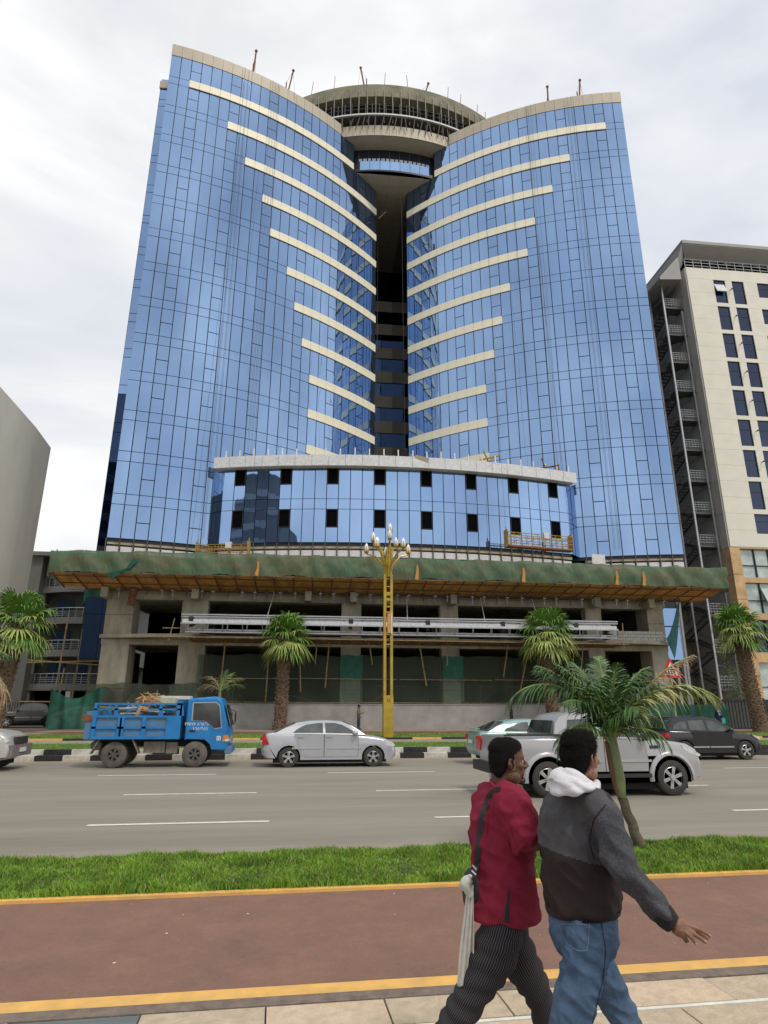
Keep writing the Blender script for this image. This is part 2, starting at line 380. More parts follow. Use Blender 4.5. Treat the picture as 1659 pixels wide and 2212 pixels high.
# balcony with glass balustrade, and its tan soffit running back into the slot
BR = 21.45
b = MB(); b.poly([(*drum(-.22+.44*i/12, BR), 60.9) for i in range(13)]+[(12.6, 78, 60.9), (2.3, 78, 60.9)])
sector(b, BR, 60.9, 61.35, .4, -.22, .22, 12); b.build('balcony_soffit', frame_d, tower)
for r_ in range(12):
    for c_ in range(7):
        xx = 2.95+c_*1.33; yy = 58.9+r_*1.55
        if abs(xx+.65-7.5) > 2.1 and yy > 61.4: continue
        ytop = CY-sqrt(BR**2-(xx+.65-7.5)**2)
        y0_ = max(yy, ytop+.25)
        if y0_ > yy+1.3: continue
        q = MB(); q.box(xx, xx+1.31, y0_, yy+1.53, 60.82, 60.88); q.build('soffit_panel', tan, tower)
for i in range(7):
    q = MB(); t0 = -.19+.38*(i+.02)/7; t1 = -.19+.38*(i+.98)/7; sector(q, BR+.02, 61.1, 62.35, .04, t0, t1, 1); q.build('balustrade_pane', blueglass2, tower)
# back wall of the slot: bands and windows
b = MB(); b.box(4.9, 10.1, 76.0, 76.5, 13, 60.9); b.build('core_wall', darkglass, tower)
for k in range(2, 12):
    q = MB(); q.box(5.6, 9.35, 75.85, 75.98, SZ(k)-.2, SZ(k)+1.45); bb = q.build('spandrel_panel', tan, tower)
    if k < 9:
        q = MB(); q.box(5.62, 6.7, 75.9, 75.96, SZ(k)+1.5, SZ(k)+3.3); q.build('pane', blueglass2, bb)
b = MB(); b.box(9.27, 9.6, 61.7, 62.0, 14, 60.8); b.build('corner_mullion', frame_d, tower)
# ring at the top: concrete ring beam, hangers, ledge, rails
b = MB(); sector(b, 23.0, 70.3, 72.15, 1.0, -.72, .72, 44); b.build('ring_beam', mat('ring_concrete', (.26, .245, .18), .9, var=.2, scale=.8, col2=(.17, .16, .11)), tower)
b = MB(); sector(b, 22.6, 72.15, 72.3, 20, -.72, .72, 30); sector(b, 20.4, 65.9, 70.3, .5, -.7, .7, 30); b.build('crown_inner_wall', concrete_d, tower)
b = MB(); sector(b, 21.5, 68.2, 68.9, .6, -.7, .7, 30); b.build('crown_inner_beam', concrete, tower)
b = MB(); sector(b, 23.5, 66.75, 66.95, 1.6, -.4, .4, 24); b.build('ledge_boards', concrete_d, tower)
b = MB(); sector(b, 23.56, 66.93, 67.12, .12, -.36, .36, 24); b.build('ledge_edge', silverclad, tower)
rod = MB(); rod.box(-.045, .045, -.045, .045, 0, 5.0); rme = bpy.data.meshes.new('hanger'); rme.from_pydata(rod.v, [], rod.f); rme.materials.append(mat('hanger_steel', (.24, .24, .23), .6, var=.1))
for i in range(34):
    th = -.70+i*.0425; x, y = drum(th, 23.12); piece('hanger_rod', rme, tower, (x, y, 66.2 if abs(th) < .42 else 66.6))
b = MB()
for zz in (67.9, 68.45):
    b.tube([(*drum(-.36+.72*i/24, 23.45), zz+.05*sin(i)) for i in range(25)], .035, 5)
for i in range(22): x, y = drum(-.36+.034*i, 23.45); b.tube([(x, y, 66.9), (x+random.uniform(-.05, .05), y, 68.7)], .035, 5)
for i in range(18): x, y = drum(-.27+.032*i, 23.1); b.tube([(x, y-.1, 65.2), (x+random.uniform(-.4, .5), y-.4, 66.8)], .06, 5)
b.build('guard_rail', steel_d, tower)
# aerial rods and little roof derricks
def derrick(px, py, z, h, lean, m=rust, label=None):
    t = thing('roof_derrick', label, 'derrick', (px, py, z), B=True)
    q = MB(); q.tube([(px, py, z), (px+lean, py, z+h)], .09, 6); q.build('boom', m, t)
    q = MB(); q.tube([(px-lean*.3, py, z), (px-lean*.2, py, z+h*.55)], .07, 6); q.build('mast', m, t)
    q = MB(); q.tube([(px-lean*.2, py, z+h*.55), (px+lean, py, z+h), (px+lean*1.6, py, z)], .015, 4); q.build('cable', steel_d, t)
    q = MB(); q.sphere((px+lean, py, z+h), .17, 6); q.build('pulley', m, t)
derrick(-8.4, 52.1, 65.0, 4.1, .15, label='thin brown roof derrick standing nearest the left end of the left wing parapet')
derrick(-4.9, 53.8, 65.0, 4.0, .55, label='leaning brown roof derrick behind the middle of the left wing parapet')
derrick(3.9, 57.9, 72.0, 3.7, -.6, label='rusty derrick on the left half of the concrete crown ring')
derrick(10.9, 58.2, 72.0, 2.7, .7, label='rusty derrick on the right half of the concrete crown ring')
derrick(23.9, 52.3, 65.0, 3.7, .1, label='dark upright roof derrick left of its twin on the right wing')
derrick(27.0, 51.3, 65.0, 3.9, .4, label='rusty leaning roof derrick nearest the right end of the right wing')
for i, (px, py) in enumerate([(-2.5, 59.2), (0.2, 58.2), (6.1, 57.1), (8.9, 57.1), (13.9, 58.1), (15.6, 58.8), (18, 60.0), (19.3, 60.9)]):
    q = MB(); q.tube([(px, py, 72.1), (px+random.uniform(-.2, .2), py, 74.3)], .04, 4); q.build('starter_bar', rust, tower)
b = MB(); b.tube([(1.5, 60.2, 73.2), (-3.5, 62, 72.2), (-8, 64, 71.9)], .02, 4); b.tube([(15.5, 60.5, 73.5), (21.5, 63.6, 73)], .02, 4); b.build('guy_wire', steel_d, tower)
# hanging ropes in front of the facade
b = MB()
for (i, mir, z1) in ((7.3, 0, 64.5), (7.7, 0, 64.5), (10.3, 0, 64.5), (10.6, 0, 64.6), (10.9, 0, 64.5), (5.3, 1, 64.5), (5.7, 1, 64.5), (9.6, 1, 64.5), (9.9, 1, 64.4), (10.1, 1, 64.5), (12.2, 1, 60)):
    x, y, _ = wing(i, mir, -.25) if False else wing(i, mir); b.tube([(x, y-.35, 15), (x+.04, y-.3, 40), (x, y-.25, z1+1.4)], .013, 3)
b.tube([(8.6, 59.3, 21.5), (8.5, 60.3, 60)], .02, 3); b.tube([(6.3, 66, 22), (6.3, 66, 58)], .04, 4)
b.build('hanging_ropes', steel_d, tower)
b = MB(); b.tube([(5.9, 60.9, 56.5), (6.7, 60.3, 57.0)], .07, 6); b.build('lamp_bracket', bamboo, tower)
# ---------------- concrete frame of the lower storeys
FY = 50.5
for x0, x1 in ((-15.7, -13.7), (-10.1, -8.15), (2.16, 3.7), (10.07, 11.5), (22.15, 23.5), (27.5, 28.9)):
    dpt = 1.9 if x0 < -15 or x0 > 27 else .9
    b = MB(); b.box(x0, x1, FY, FY+dpt, .3, 6.45); b.box(x0, x1, FY+.02, FY+dpt, 7.12, 9.8); b.build('column', concrete, tower)
    for zz in (3.2, 8.6):
        q = MB(); q.box(x0-.004, x1+.004, FY-.006, FY+.2, zz, zz+.03); q.build('pour_joint', concrete_d, tower)
b = MB(); b.box(-15.75, 28.95, FY-.03, FY+1.0, 6.4, 6.82); b.build('beam', concrete, tower)
b = MB(); b.prism([(-15.9, 50.4), (-12, 49.3), (-8.7, 49.0), (-7.6, 50.1), (22, 50.1), (23, 49.0), (26.5, 49.2), (29.1, 50.2), (29.1, 64), (-15.9, 64)], 6.85, 7.1, axis='z'); b.build('floor_slab', concrete, tower)
b = MB(); b.box(-15.75, 28.95, FY-.03, FY+1.0, 9.8, 10.55); b.box(-16.2, 29.3, 49.7, 64, 10.55, 10.78); b.build('beam', concrete, tower)
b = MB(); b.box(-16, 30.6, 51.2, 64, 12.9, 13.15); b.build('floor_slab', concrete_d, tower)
b = MB(); b.box(-15.7, 28.9, 63.5, 64, .3, 14.2); b.box(-15.7, 28.9, 51.5, 64, .3, .42); b.build('rear_wall', black, tower)  # deep interior shade painted as black on back wall and floor
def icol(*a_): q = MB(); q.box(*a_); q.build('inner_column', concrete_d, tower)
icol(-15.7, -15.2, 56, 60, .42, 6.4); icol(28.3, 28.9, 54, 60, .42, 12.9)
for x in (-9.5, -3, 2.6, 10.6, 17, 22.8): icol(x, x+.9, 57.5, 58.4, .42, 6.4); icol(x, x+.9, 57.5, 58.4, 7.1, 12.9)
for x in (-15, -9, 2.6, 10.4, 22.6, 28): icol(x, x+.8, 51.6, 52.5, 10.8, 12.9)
# brackets below the canopy
for x, dy in ((-15.6, 0), (-9, 0), (-.5, .2), (3, 0), (10.9, 0), (22.7, 0), (27.3, 0)): q = MB(); q.box(x-.25, x+.25, 49.2, 50.4, 9.75, 10.5); q.build('corbel', concrete, tower)
# blue glazed side annex lower left and right of the frame
b = MB(); b.box(-19.5, -16.6, 57, 76, 5.6, 10.9); b.build('annex_block', frame_d, tower)
for i in range(2):
    for zz, hh in ((5.8, 3.6), (9.5, 1.3)):
        q = MB(); q.box(-19.4+i*1.4, -18.05+i*1.4, 56.94, 56.98, zz, zz+hh); q.build('pane', darkglass, tower)
b = MB(); b.box(29.3, 33.2, 55.5, 76, 5.9, 12.6); b.build('annex_block', frame_d, tower)
for i in range(2):
    for zz, hh in ((6.1, 2.9), (9.1, 1.6)):
        q = MB(); q.box(29.4+i*1.9, 31.2+i*1.9, 55.4, 55.46, zz, zz+hh); q.build('pane', blueglass if i else darkglass, tower)
# ================================================================ scaffold catch platform with green netting
net_g = mat('green_net', (.06, .145, .09), .9, var=.2, scale=.7, col2=(.175, .15, .085), alpha=.9, stretch=(.4, 1, 3.2), bump=.5, bscale=6)
net_t = mat('teal_net', (.02, .12, .085), .85, var=.2, scale=2, alpha=.93)
net_b = mat('shade_net', (.05, .058, .036), .9, var=.15, scale=1, col2=(.035, .055, .04), alpha=.72)
ply = mat('plywood', (.66, .36, .11), .85, var=.25, scale=1.5, col2=(.42, .20, .06), stretch=(1, .3, 1))
canopy = thing('catch_platform', 'long green netted safety platform of orange boards running across the tower front', 'scaffold', (AX, 48, 10.9), B=True)
CP = lambda x: 46.6-.5*sin((x+18.6)/51*pi)
NB = 36
for i in range(NB):
    x0 = -18.5+i*50.7/NB; x1 = x0+50.7/NB-.03
    sk0 = (1.6 if x0 < -16.5 else 0)
    yb = 50.0 if x0 > -17.3 else 49.2
    q = MB(); z = 10.98+random.uniform(-.02, .02)
    q.hexa([(x0, CP(x0)+.05, z-.02), (x1, CP(x1)+.05, z-.02), (x1, yb, z-.52), (x0, yb, z-.52), (x0, CP(x0)+.05, z), (x1, CP(x1)+.05, z), (x1, yb, z-.5), (x0, yb, z-.5)])
    q.build('board', ply, canopy)
    if i % 1 == 0:
        q = MB(); q.tube([(x0, CP(x0)-.05, z-.07), (x0+.0, yb+.1, z-.6)], .045, 5); q.build('bearer_pole', rust, canopy)
b = MB()
for yy in (46.9, 48.4, 49.8): b.tube([(-18.4, yy, 10.86-(yy-46.6)*.155), (32, yy, 10.86-(yy-46.6)*.155)], .04, 5)
b.build('ledger_pole', rust, canopy)
b = MB()
for i in range(26):
    x = -18.4+i*2.02; b.tube([(x, CP(x)+.06, 10.8), (x, CP(x)+.1, 12.6+random.uniform(-.05, .1))], .035, 5)
b.tube([(-18.5, 46.75, 12.55), (7, 46.1, 12.6), (32.2, 46.7, 12.5)], .03, 5)
b.build('guard_posts', steel_d, canopy)
def cloth(xs, f_xyz, nz, name, m, parent, B=True):
    b = MB(); k = nz+1
    for i, x in enumerate(xs):
        for j in range(k): b.v.append(f_xyz(x, j/nz))
    for i in range(len(xs)-1):
        for j in range(nz): b.f.append((i*k+j, (i+1)*k+j, (i+1)*k+j+1, i*k+j+1)); b.mi.append(0)
    return b.build(name, m, parent, angle=80)
def netf(x, t):
    n_ = noise.noise(Vector((x*1.3, t*1.5, 3))); n2_ = noise.noise(Vector((x*4, t*3, 9)))
    n3_ = noise.noise(Vector((x*9+t*6, t*2, 5)))
    fold = .11*sin(x*3.1+t*2.2+3*noise.noise(Vector((x*.4, 0, 0))))*(1-abs(t-.5))
    ztop = 12.62-.09*abs(sin(x*.78))+.05*n_; zb = 11.08-.14*abs(sin(x*.62+1))+.05*n2_
    return (x+.1*n2_, CP(x)-.10-fold*.8-.10*n_-.05*abs(n3_)-.05*n2_-.08*sin(pi*t), zb+(ztop-zb)*t)
netx = np.linspace(-18.7, 32.3, 900)
segs = ((0, 233), (232, 450), (449, 675), (674, 900))
for a_, c_ in segs: cloth(list(netx[a_:c_]), netf, 16, 'netting', net_g, canopy)
cloth(list(np.linspace(46.5, 49.3, 16)), lambda y, t: (-18.75+.08*sin(y*5), y, 10.7+1.85*t), 5, 'netting', net_g, canopy)
cloth(list(np.linspace(46.5, 49.6, 16)), lambda y, t: (32.3+.08*sin(y*5), y, 10.7+1.8*t), 5, 'netting', net_g, canopy)
for x in (-4.2, 7.4, 15.5, 22.9, 25.1):
    q = MB(); q.prism([(x-.15, 10.95), (x-.02, 11.5), (x, 11.95), (x+.1, 12.05), (x+.17, 11.6), (x+.13, 10.9)], CP(x)-.36, CP(x)-.33); q.build('torn_patch', mat('torn_orange', (.55, .27, .07), .8), canopy)
q = MB()
for k in range(5):
    q.tube([(-12.7+k*.05, 46.3, 12.4-.1*k), (-13.3+.05*k, 46.15, 11.3), (-14.3-.1*k, 46.3, 10.5+.1*k)], .05, 5)
q.build('gathered_net', net_t, canopy)
# clamps and tubes hanging below the platform
sf = thing('scaffold_clamps', 'row of grey scaffold tubes and clamps hanging below the green netted platform', 'scaffold', (AX, 49.6, 10), B=True)
for i in range(46):
    x = -15.6+i*1.0+random.uniform(-.12, .12)
    q = MB(); q.tube([(x, 49.5, 9.75+random.uniform(0, .2)), (x+random.uniform(-.04, .04), 49.5, 10.85)], .045, 6)
    q.box(x-.12, x+.12, 49.35, 49.65, 10.3, 10.36); q.build('scaffold_tube', steel if i % 3 else steel_d, sf)
b = MB()
for zz in (10.35, 10.85, 11.6, 12.4): b.tube([(-16.3, 49.45, zz), (30, 49.45, zz+.05)], .035, 5)
for i in range(60):
    x = random.uniform(-16, 29.5); z = random.uniform(10.6, 11.3)
    b.tube([(x, random.uniform(49.0, 50), z), (x+random.uniform(-1.5, 1.5), 49.6, z+random.uniform(-.5, .5))], .035, 5)
b.build('ledger_tubes', steel_d, sf)
q = MB(); q.obox((-13.55, 49.5, 10.3), (.5, .2, 2.3), ry=.12); q.build('rusty_plate', rust, sf)
# entrance canopy truss, silver
tr = thing('entrance_canopy_truss', 'long silver steel lattice truss of an unfinished entrance canopy hung on cables', 'truss', (6.8, 47.6, 7), B=True)
for zz, yy in ((8.25, 47.0), (8.1, 47.05), (7.62, 47.0), (8.12, 48.2), (7.3, 48.1), (7.05, 47.3)):
    q = MB(); q.box(-9.4+(.0 if yy < 47.1 else .3), 23.1, yy-.05, yy+.05, zz-.045, zz+.045); q.build('chord', steel, tr)
q = MB(); q.box(-9.3, 23.0, 46.98, 47.06, 7.66, 7.92); q.build('edge_channel', mat('white_channel', (.62, .64, .68), .4), tr)
for i in range(24):
    x = -9.3+i*1.41
    q = MB(); q.tube([(x, 47.0, 7.6), (x+.25, 48.2, 8.15), (x+.2, 48.1, 7.3), (x, 47.3, 7.0), (x, 47, 7.6)], .04, 5); q.build('lattice_bar', steel, tr)
for i in range(6):
    x = -8.7+i*5.7
    q = MB(); q.obox((x, 47.7, 7.62), (.22, 1.4, .2), rx=.25); q.box(x-.16, x+.16, 46.95, 47.25, 7.78, 8.1); q.build('outrigger', frame_d, tr)
for i in range(22):
    x0 = -8.4+i*1.4; q = MB(); q.box(x0, x0+1.35, 47.5, 49.6, 7.14, 7.2); q.build('soffit_plate', mat('soffit_metal', (.35, .36, .38), .35, metal=.5, col2=(.08, .08, .09), scale=1.2), tr)
for x in (-3.4, 6.9, 12.8, 17): q = MB(); q.tube([(x+.3, 49.5, 10.4), (x, 47.2, 8.1)], .03, 5); q.build('hanger_cable', silverclad, tr)
for i in range(30):
    x0 = -8.9+i*1.09; q = MB(); q.hexa([(x0, 47.4, 6.66), (x0+1.05, 47.4, 6.66), (x0+1.05, 49.4, 6.5), (x0, 49.4, 6.5), (x0, 47.4, 6.7), (x0+1.05, 47.4, 6.7), (x0+1.05, 49.4, 6.54), (x0, 49.4, 6.54)]); q.build('work_board', mat('worn_board', (.2, .115, .055), .85, var=.3, scale=3), tr)
b = MB()
for i in range(34): x = -10.5+i*1.02; b.tube([(x, 47.2, 6.62), (x+random.uniform(-.6, .6), 49.5, 6.55)], .03, 4)
b.tube([(-11.5, 47.3, 6.7), (24, 47.3, 6.6)], .035, 4); b.tube([(-10.7, 47.4, 7.3), (-9.0, 47.2, 7.3)], .04, 4); b.tube([(-10.2, 47.4, 6.4), (-9.9, 47.3, 8.0)], .04, 4); b.tube([(23.6, 47.4, 6.3), (23.7, 47.4, 8.2)], .04, 4)
b.build('timber_bearers', bamboo, tr)
# eucalyptus props
pr = thing('timber_props', 'thin pale timber props standing under the entrance canopy truss behind shade net', 'props', (6.8, 49.3, .42), B=True)
for x0, x1, zb in ((-6.6, -6.4, 3.1), (-3.3, -3.2, 2.3), (-.8, -1.0, 3), (1.0, 1.2, 3.3), (.2, .3, 5), (4.5, 4.2, 5), (8.6, 8.0, 3.5), (10.2, 10.2, 5), (14.6, 14.9, 4.2), (15.8, 16.6, 3), (20.5, 20.9, 3), (19.8, 20.2, 3)):
    q = MB(); q.tube([(x0, 49.2, zb), (x1, 48.6, 6.6)], .05, 5); q.build('timber_prop', bamboo, pr)
# green/brown shade nets around the ground floor
nets = thing('shade_netting', 'brown and green shade netting hung between the concrete columns above the grey wall', 'netting', (6.8, 49.7, 2.2), B=True)
def nf(y0, zt, zb, amp=.08, sag=.12):
    return lambda x, t: (x, y0+amp*sin(x*2.3+t*4)+amp*noise.noise(Vector((x, t*2, y0))), zb+(zt-zb-sag*abs(sin(x*.7))*1)*t+.03*sin(x*5+t))
for x0, x1, zt, zb, m in ((-8.4, 2.1, 5.75, 2.15, net_b), (3.75, 10.0, 5.75, 2.15, net_b), (11.55, 22.1, 5.8, 2.15, net_b), (-16.0, -8.2, 3.6, .6, net_b), (23.5, 27.6, 2.4, .5, net_b)):
    cloth(list(np.linspace(x0, x1, 50)), nf(49.72, zt, zb), 10, 'net_panel', m, nets)
for x0, x1, zt, zb in ((2.1, 3.8, 5.75, 4.0), (10.0, 11.6, 5.75, 4.0)):
    cloth(list(np.linspace(x0, x1, 12)), nf(49.68, zt, zb, .03, .02), 6, 'net_panel', net_t, nets)
net_l = mat('thin_green_net', (.12, .17, .12), .85, var=.15, scale=3, alpha=.6)
for x0, x1, zt, zb in ((2.1, 3.8, 3.98, 2.3), (10.0, 11.6, 3.98, 2.3), (-10.3, -8.2, 3.5, 1.0), (-8.5, -8.2, 5.6, 3.4)):
    cloth(list(np.linspace(x0, x1, 12)), nf(49.66, zt, zb, .03, .05), 6, 'net_panel', net_l, nets)
b = MB()
for k in range(5):
    x = -8.2+k*7.4
    b.tube([(x, 49.5, 3.95+.04*(k % 2)), (x+7.2, 49.5, 3.95)], .03, 4)
b.tube([(-8, 49.6, 2.28), (22, 49.6, 2.25)], .03, 4)
for i in range(30):
    x = random.choice([random.uniform(-8, 1.5), random.uniform(4, 9.5), random.uniform(12, 21.5), random.uniform(-15, -9)]); z = random.uniform(1.2, 2.6)
    b.tube([(x, 50.3, z), (x+random.uniform(-2, 2), 50.3, z+random.uniform(.3, 1.3))], .035, 4)
for x in (-7, -5.8, 4.9, 6.2, 13, 15, 18): b.tube([(x, 50.2, 2.2), (x, 50.2, 3.6)], .04, 4); b.tube([(x, 50.2, 3.5), (x+1.1, 50.2, 3.5)], .04, 4)
b.build('stored_timber', bamboo, nets)
tag(cloth(list(np.linspace(-17.2, -13.8, 40)), lambda x, t: (x, 46.2+.25*sin(x*2.5+t*2)*t+.15*sin(x*6), .5+(2.3+.35*sin(x*1.7))*t), 8, 'green_net_fence', net_t, None), 'crumpled dark green net fence behind the blue truck at the side lane', 'netting')
bpy.data.objects['green_net_fence'].rotation_euler = (0, 0, DB)
t2 = cloth(list(np.linspace(23.2, 31.2, 60)), lambda x, t: (x, 47.2+.12*sin(x*2.1+t*2), .5+(2.0-.05*(x-23))*t+.05*sin(x*1.3)), 8, 'green_net_fence', net_t, None); t2.rotation_euler = (0, 0, DB)
tag(t2, 'dark green net fence below the warning sign at the right end of the frame', 'netting')
t3 = cloth(list(np.linspace(-16.2, -11.6, 40)), lambda x, t: (x, 48.9+.15*sin(x*3+t*2), .5+(1.5+1.3*abs(sin((x+16)*1.15)))*t), 8, 'shade_net_drape', net_b, None); t3.rotation_euler = (0, 0, DB)
tag(t3, 'grey brown shade net draped in two peaks across the leftmost concrete bay', 'netting')
t4 = cloth(list(np.linspace(0, 1, 20)), lambda u, t: (28.2+1.6*u+.5*t*(1-u), 49.3, 7.3+3.6*u**1.4-1.6*t*(1-u*.75)), 6, 'hanging_net', net_t, None); t4.rotation_euler = (0, 0, DB)
tag(t4, 'torn green net hanging diagonally at the right end of the first floor', 'netting')
cb = thing('white_block_stack', 'stack of white blocks on the first floor ledge at the right end', 'blocks', (25, 49.8, 7.1), B=True)
for r_ in range(3):
    for i in range(7):
        piece('block', boxmesh(.62, .4, .24, mat('white_block', (.5, .5, .47), .9)), cb, (24.0+i*.65+(r_ % 2)*.2, 49.9, 7.24+r_*.26), rz=random.uniform(-.03, .03))
# grey retaining wall
w_ = MB(); w_.box(-6.4, 20.6, 49.0, 49.35, .3, 2.12); w_.box(-6.45, 20.6, 48.96, 49.4, 2.12, 2.18); tag(w_.build('retaining_wall', wall_grey, None, org=(7, 49, .42), B=True), 'long low grey plastered wall behind the far pavement in front of the tower', 'wall')
# suspended platforms
def gondola(x0, x1, y, z, label, B=True):
    ang = atan2(y[1]-y[0], x1-x0); Lg = sqrt((x1-x0)**2+(y[1]-y[0])**2)
    t = local('suspended_platform', label, 'work platform', fromB(((x0+x1)/2, (y[0]+y[1])/2, z)), rz=DB+ang)
    ym = mat('platform_yellow', (.42, .27, .08), .6, var=.25, scale=4)
    q = MB(); q.box(-Lg/2, Lg/2, -.35, .35, 0, .08); q.build('deck', rust, t)
    for yy in (-.34, .34):
        q = MB()
        for zz in (.12, .5, 1.0 if yy > 0 else .75, 1.15): q.box(-Lg/2, Lg/2, yy-.025, yy+.025, zz-.025, zz+.025)
        for i in range(int(Lg/.5)+1): xx = -Lg/2+i*Lg/int(Lg/.5); q.box(xx-.02, xx+.02, yy-.02, yy+.02, .05, 1.15)
        q.build('railing', ym, t)
    q = MB()
    n_ = int(Lg/1.0)
    for i in range(n_): xx = -Lg/2+i*Lg/n_; q.tube([(xx, -.36, .12), (xx+Lg/n_, -.36, .75)], .02, 4)
    q.build('lattice', rust, t)
    for s in (-1, 1):
        q = MB(); q.box(s*Lg/2-.05, s*Lg/2+.05, -.3, .3, 0, 1.4); q.tube([(s*Lg/2, 0, 1.4), (s*Lg/2, 0, 1.7)], .05, 5); q.build('hoist_frame', ym, t)
        q = MB(); q.tube([(s*Lg/2, 0, 1.5), (s*(Lg/2-.3), 1.3, 45)], .013, 3); q.build('hoist_rope', steel_d, t)
    q = MB(); q.box(.3, .75, -.38, -.1, .85, 1.35); q.build('control_box', silverclad, t)
    return t
gondola(14.9, 20.6, (47.6, 48.6), 14.05, 'yellow suspended work platform hanging low on the right of the podium glass')
gondola(-9.2, -5.2, (49.6, 48.8), 12.75, 'orange suspended work platform half hidden behind the netting on the left')
pt = thing('roof_crane', 'yellow and rusty pipe crane arms standing on the podium roof right of centre', 'crane', (15.5, 50.5, 21.2), B=True)
for P_ in ([(13.2, 50, 21.3), (15.6, 50.4, 23.1)], [(14.2, 50.4, 23.3), (15.0, 50.5, 21.3)], [(13.8, 50.2, 22.4), (15.5, 50.3, 22.9)]):
    q = MB(); q.tube(P_, .07, 6); q.build('pipe_arm', mat('platform_yellow', (.42, .27, .08)), pt)
for P_ in ([(17.0, 50, 21.3), (21.0, 50.6, 22.4)], [(19.2, 50, 22.7), (19.7, 50, 21.3)], [(20.9, 50.6, 22.5), (21.0, 50.6, 21.0)], [(18.5, 50, 21.5), (21, 50.6, 21.7)]):
    q = MB(); q.tube(P_, .06, 6); q.build('pipe_arm', rust, pt)
# ================================================================ ground, road, verges
def S(name, b, m, kind='structure', **k): return tag(b.build(name, m, None, **k), kind=kind)
b = MB(); b.quad((-700, -600, -.30), (700, -600, -.30), (700, 900, -.30), (-700, 900, -.30)); S('ground', b, mat('ground_dust', (.2, .18, .14), .95, scale=.05))
b = MB(); b.quad((-120, 9.6, -.08), (140, 9.6, -.08), (140, 27.45, -.08), (-120, 27.45, -.08)); S('road', b, asphalt)
b = MB(); b.box(-120, 140, 5.12, 7.76, -.25, 0); S('red_path', b, path_red)
b = MB(); b.box(-120, 140, 7.69, 7.79, -.2, .03); S('yellow_edge_strip', b, yellow_paint)
b = MB(); b.box(-120, 140, 5.13, 5.31, -.2, .006); S('yellow_line', b, yellow_paint)
b = MB(); b.box(-120, 140, 4.995, 5.13, -.2, .012); S('kerb_stone', b, stone_kerb)
b = MB(); b.box(-30, 40, -4, 4.99, -.25, -.012); pv = S('near_pavement', b, mat('grout', (.1, .09, .075), .95))
tile_a = mat('tile_beige', (.52, .42, .30), .85, var=.1, scale=10, bump=.6, bscale=35, col2=(.40, .33, .24))
tile_b = mat('tile_slate', (.15, .17, .175), .75, var=.15, scale=5, bump=.4, stretch=(.3, 3, 1))
tile_c = mat('tile_warm', (.60, .47, .34), .85, var=.1, scale=12, bump=.5, bscale=40)
rows = [(4.985, 4.62), (4.61, 4.575), (4.565, 4.1), (4.09, 3.5), (3.49, 2.9), (2.89, 2.3)]
for ri, (ya, yb) in enumerate(rows):
    wid = .78 if ri != 1 else 1.6
    i0, i1 = int(-3.0/wid), int(6.2/wid)
    off = [.02, .3, .35, 0, .3, 0][ri]
    for i in range(i0, i1):
        x0 = i*wid+off
        m = tile_a if (i+ri) % 3 else tile_c
        if (i*7+ri*5) % 8 == 2: m = tile_b
        if ri == 1: m = white_paint
        piece('tile', boxmesh(wid-.012, ya-yb-.0, .04, m), pv, (x0+wid/2, (ya+yb)/2, -.012+random.uniform(-.003, .003)), rz=random.uniform(-.002, .002))
# grass base strips + raised far side
grass_base = mat('grass_base', (.045, .085, .018), .95, var=.25, scale=6, bump=.6)
b = MB(); n = 130
b.rings([[(x, 7.79, .02), (x, 8.2, .05+.01*sin(x)), (x, 9.3, .03+.01*cos(x*2)), (x, 9.6, -.03), (x, 9.68, -.1)] for x in np.linspace(-120, 140, n)], closed=False, cap=False)
S('near_verge', b, grass_base)
kb, kw = mat('kerb_black', (.028, .028, .03), .75, var=.3, scale=5), mat('kerb_white', (.62, .6, .55), .75, var=.12, scale=4, col2=(.4, .38, .33))
b = MB(); b.box(-120, 140, 27.82, 27.95, -.2, .305); b.box(-120, 140, 27.52, 27.82, -.2, .105); kerb = S('kerb', b, kw)
Lk = 1.0
for i in range(-20, 42):
    for (y, z, dy, hh, sh) in ((27.44, .02, .38, .2, 0.), (27.76, .22, .22, .2, .2)):
        x = i*Lk+sh+.55
        piece('kerb_block', boxmesh(Lk-.015, dy, hh, kb if (i % 2) else kw), kerb, (x, y+dy/2, z+random.uniform(-.004, .004)))
b = MB(); b.quad((-120, 27.1, -.076), (140, 27.1, -.076), (140, 27.2, -.076), (-120, 27.2, -.076)); S('yellow_edge_line', b, yellow_paint)
b = MB(); b.box(-120, 140, 27.96, 32.6, -.2, .30); S('median_verge', b, mat('lawn', (.06, .12, .022), .95, var=.25, scale=1.2, bump=.7))
b = MB(); b.box(-120, 140, 32.6, 35.5, -.2, .29); S('median_path', b, mat('pale_path', (.3, .27, .22), .9, scale=1))
b = MB(); b.box(-120, 140, 35.5, 35.8, -.2, .38); k2 = S('median_kerb', b, yellow_paint)
for i in range(-10, 26, 2): piece('kerb_block', boxmesh(1.6, .31, .1, kb), k2, (i*1.6, 35.645, .33+.004))
b = MB(); b.box(-15.5, 140, 35.8, 41.5, -.2, .37); b.box(-120, -15.5, 35.8, 41.5, -.2, .37); S('far_verge', b, mat('lawn', (.06, .12, .022)))
b = MB(); b.box(-14.8, 140, 41.5, 44.6, -.2, .385); S('far_red_path', b, mat('far_red', (.17, .08, .06), .9, scale=1))
b = MB(); b.box(-14.8, 140, 44.6, 80, -.2, .42); S('far_pavement', b, mat('far_paving', (.34, .25, .19), .9, scale=1, col2=(.25, .19, .15)))
b = MB(); b.prism([(-60, 41.0), (-14.9, 41.0), (-14.9, 80), (-60, 80)], -.2, .40, axis='z'); S('side_lane', b, mat('lane_asphalt', (.14, .125, .105), .9, var=.2, scale=1.5, col2=(.1, .085, .07), bump=.4))
b = MB(); b.box(-22, -13.2, 41.0, 43.3, -.2, .42); S('lane_apron', b, mat('far_paving', (.34, .25, .19)))
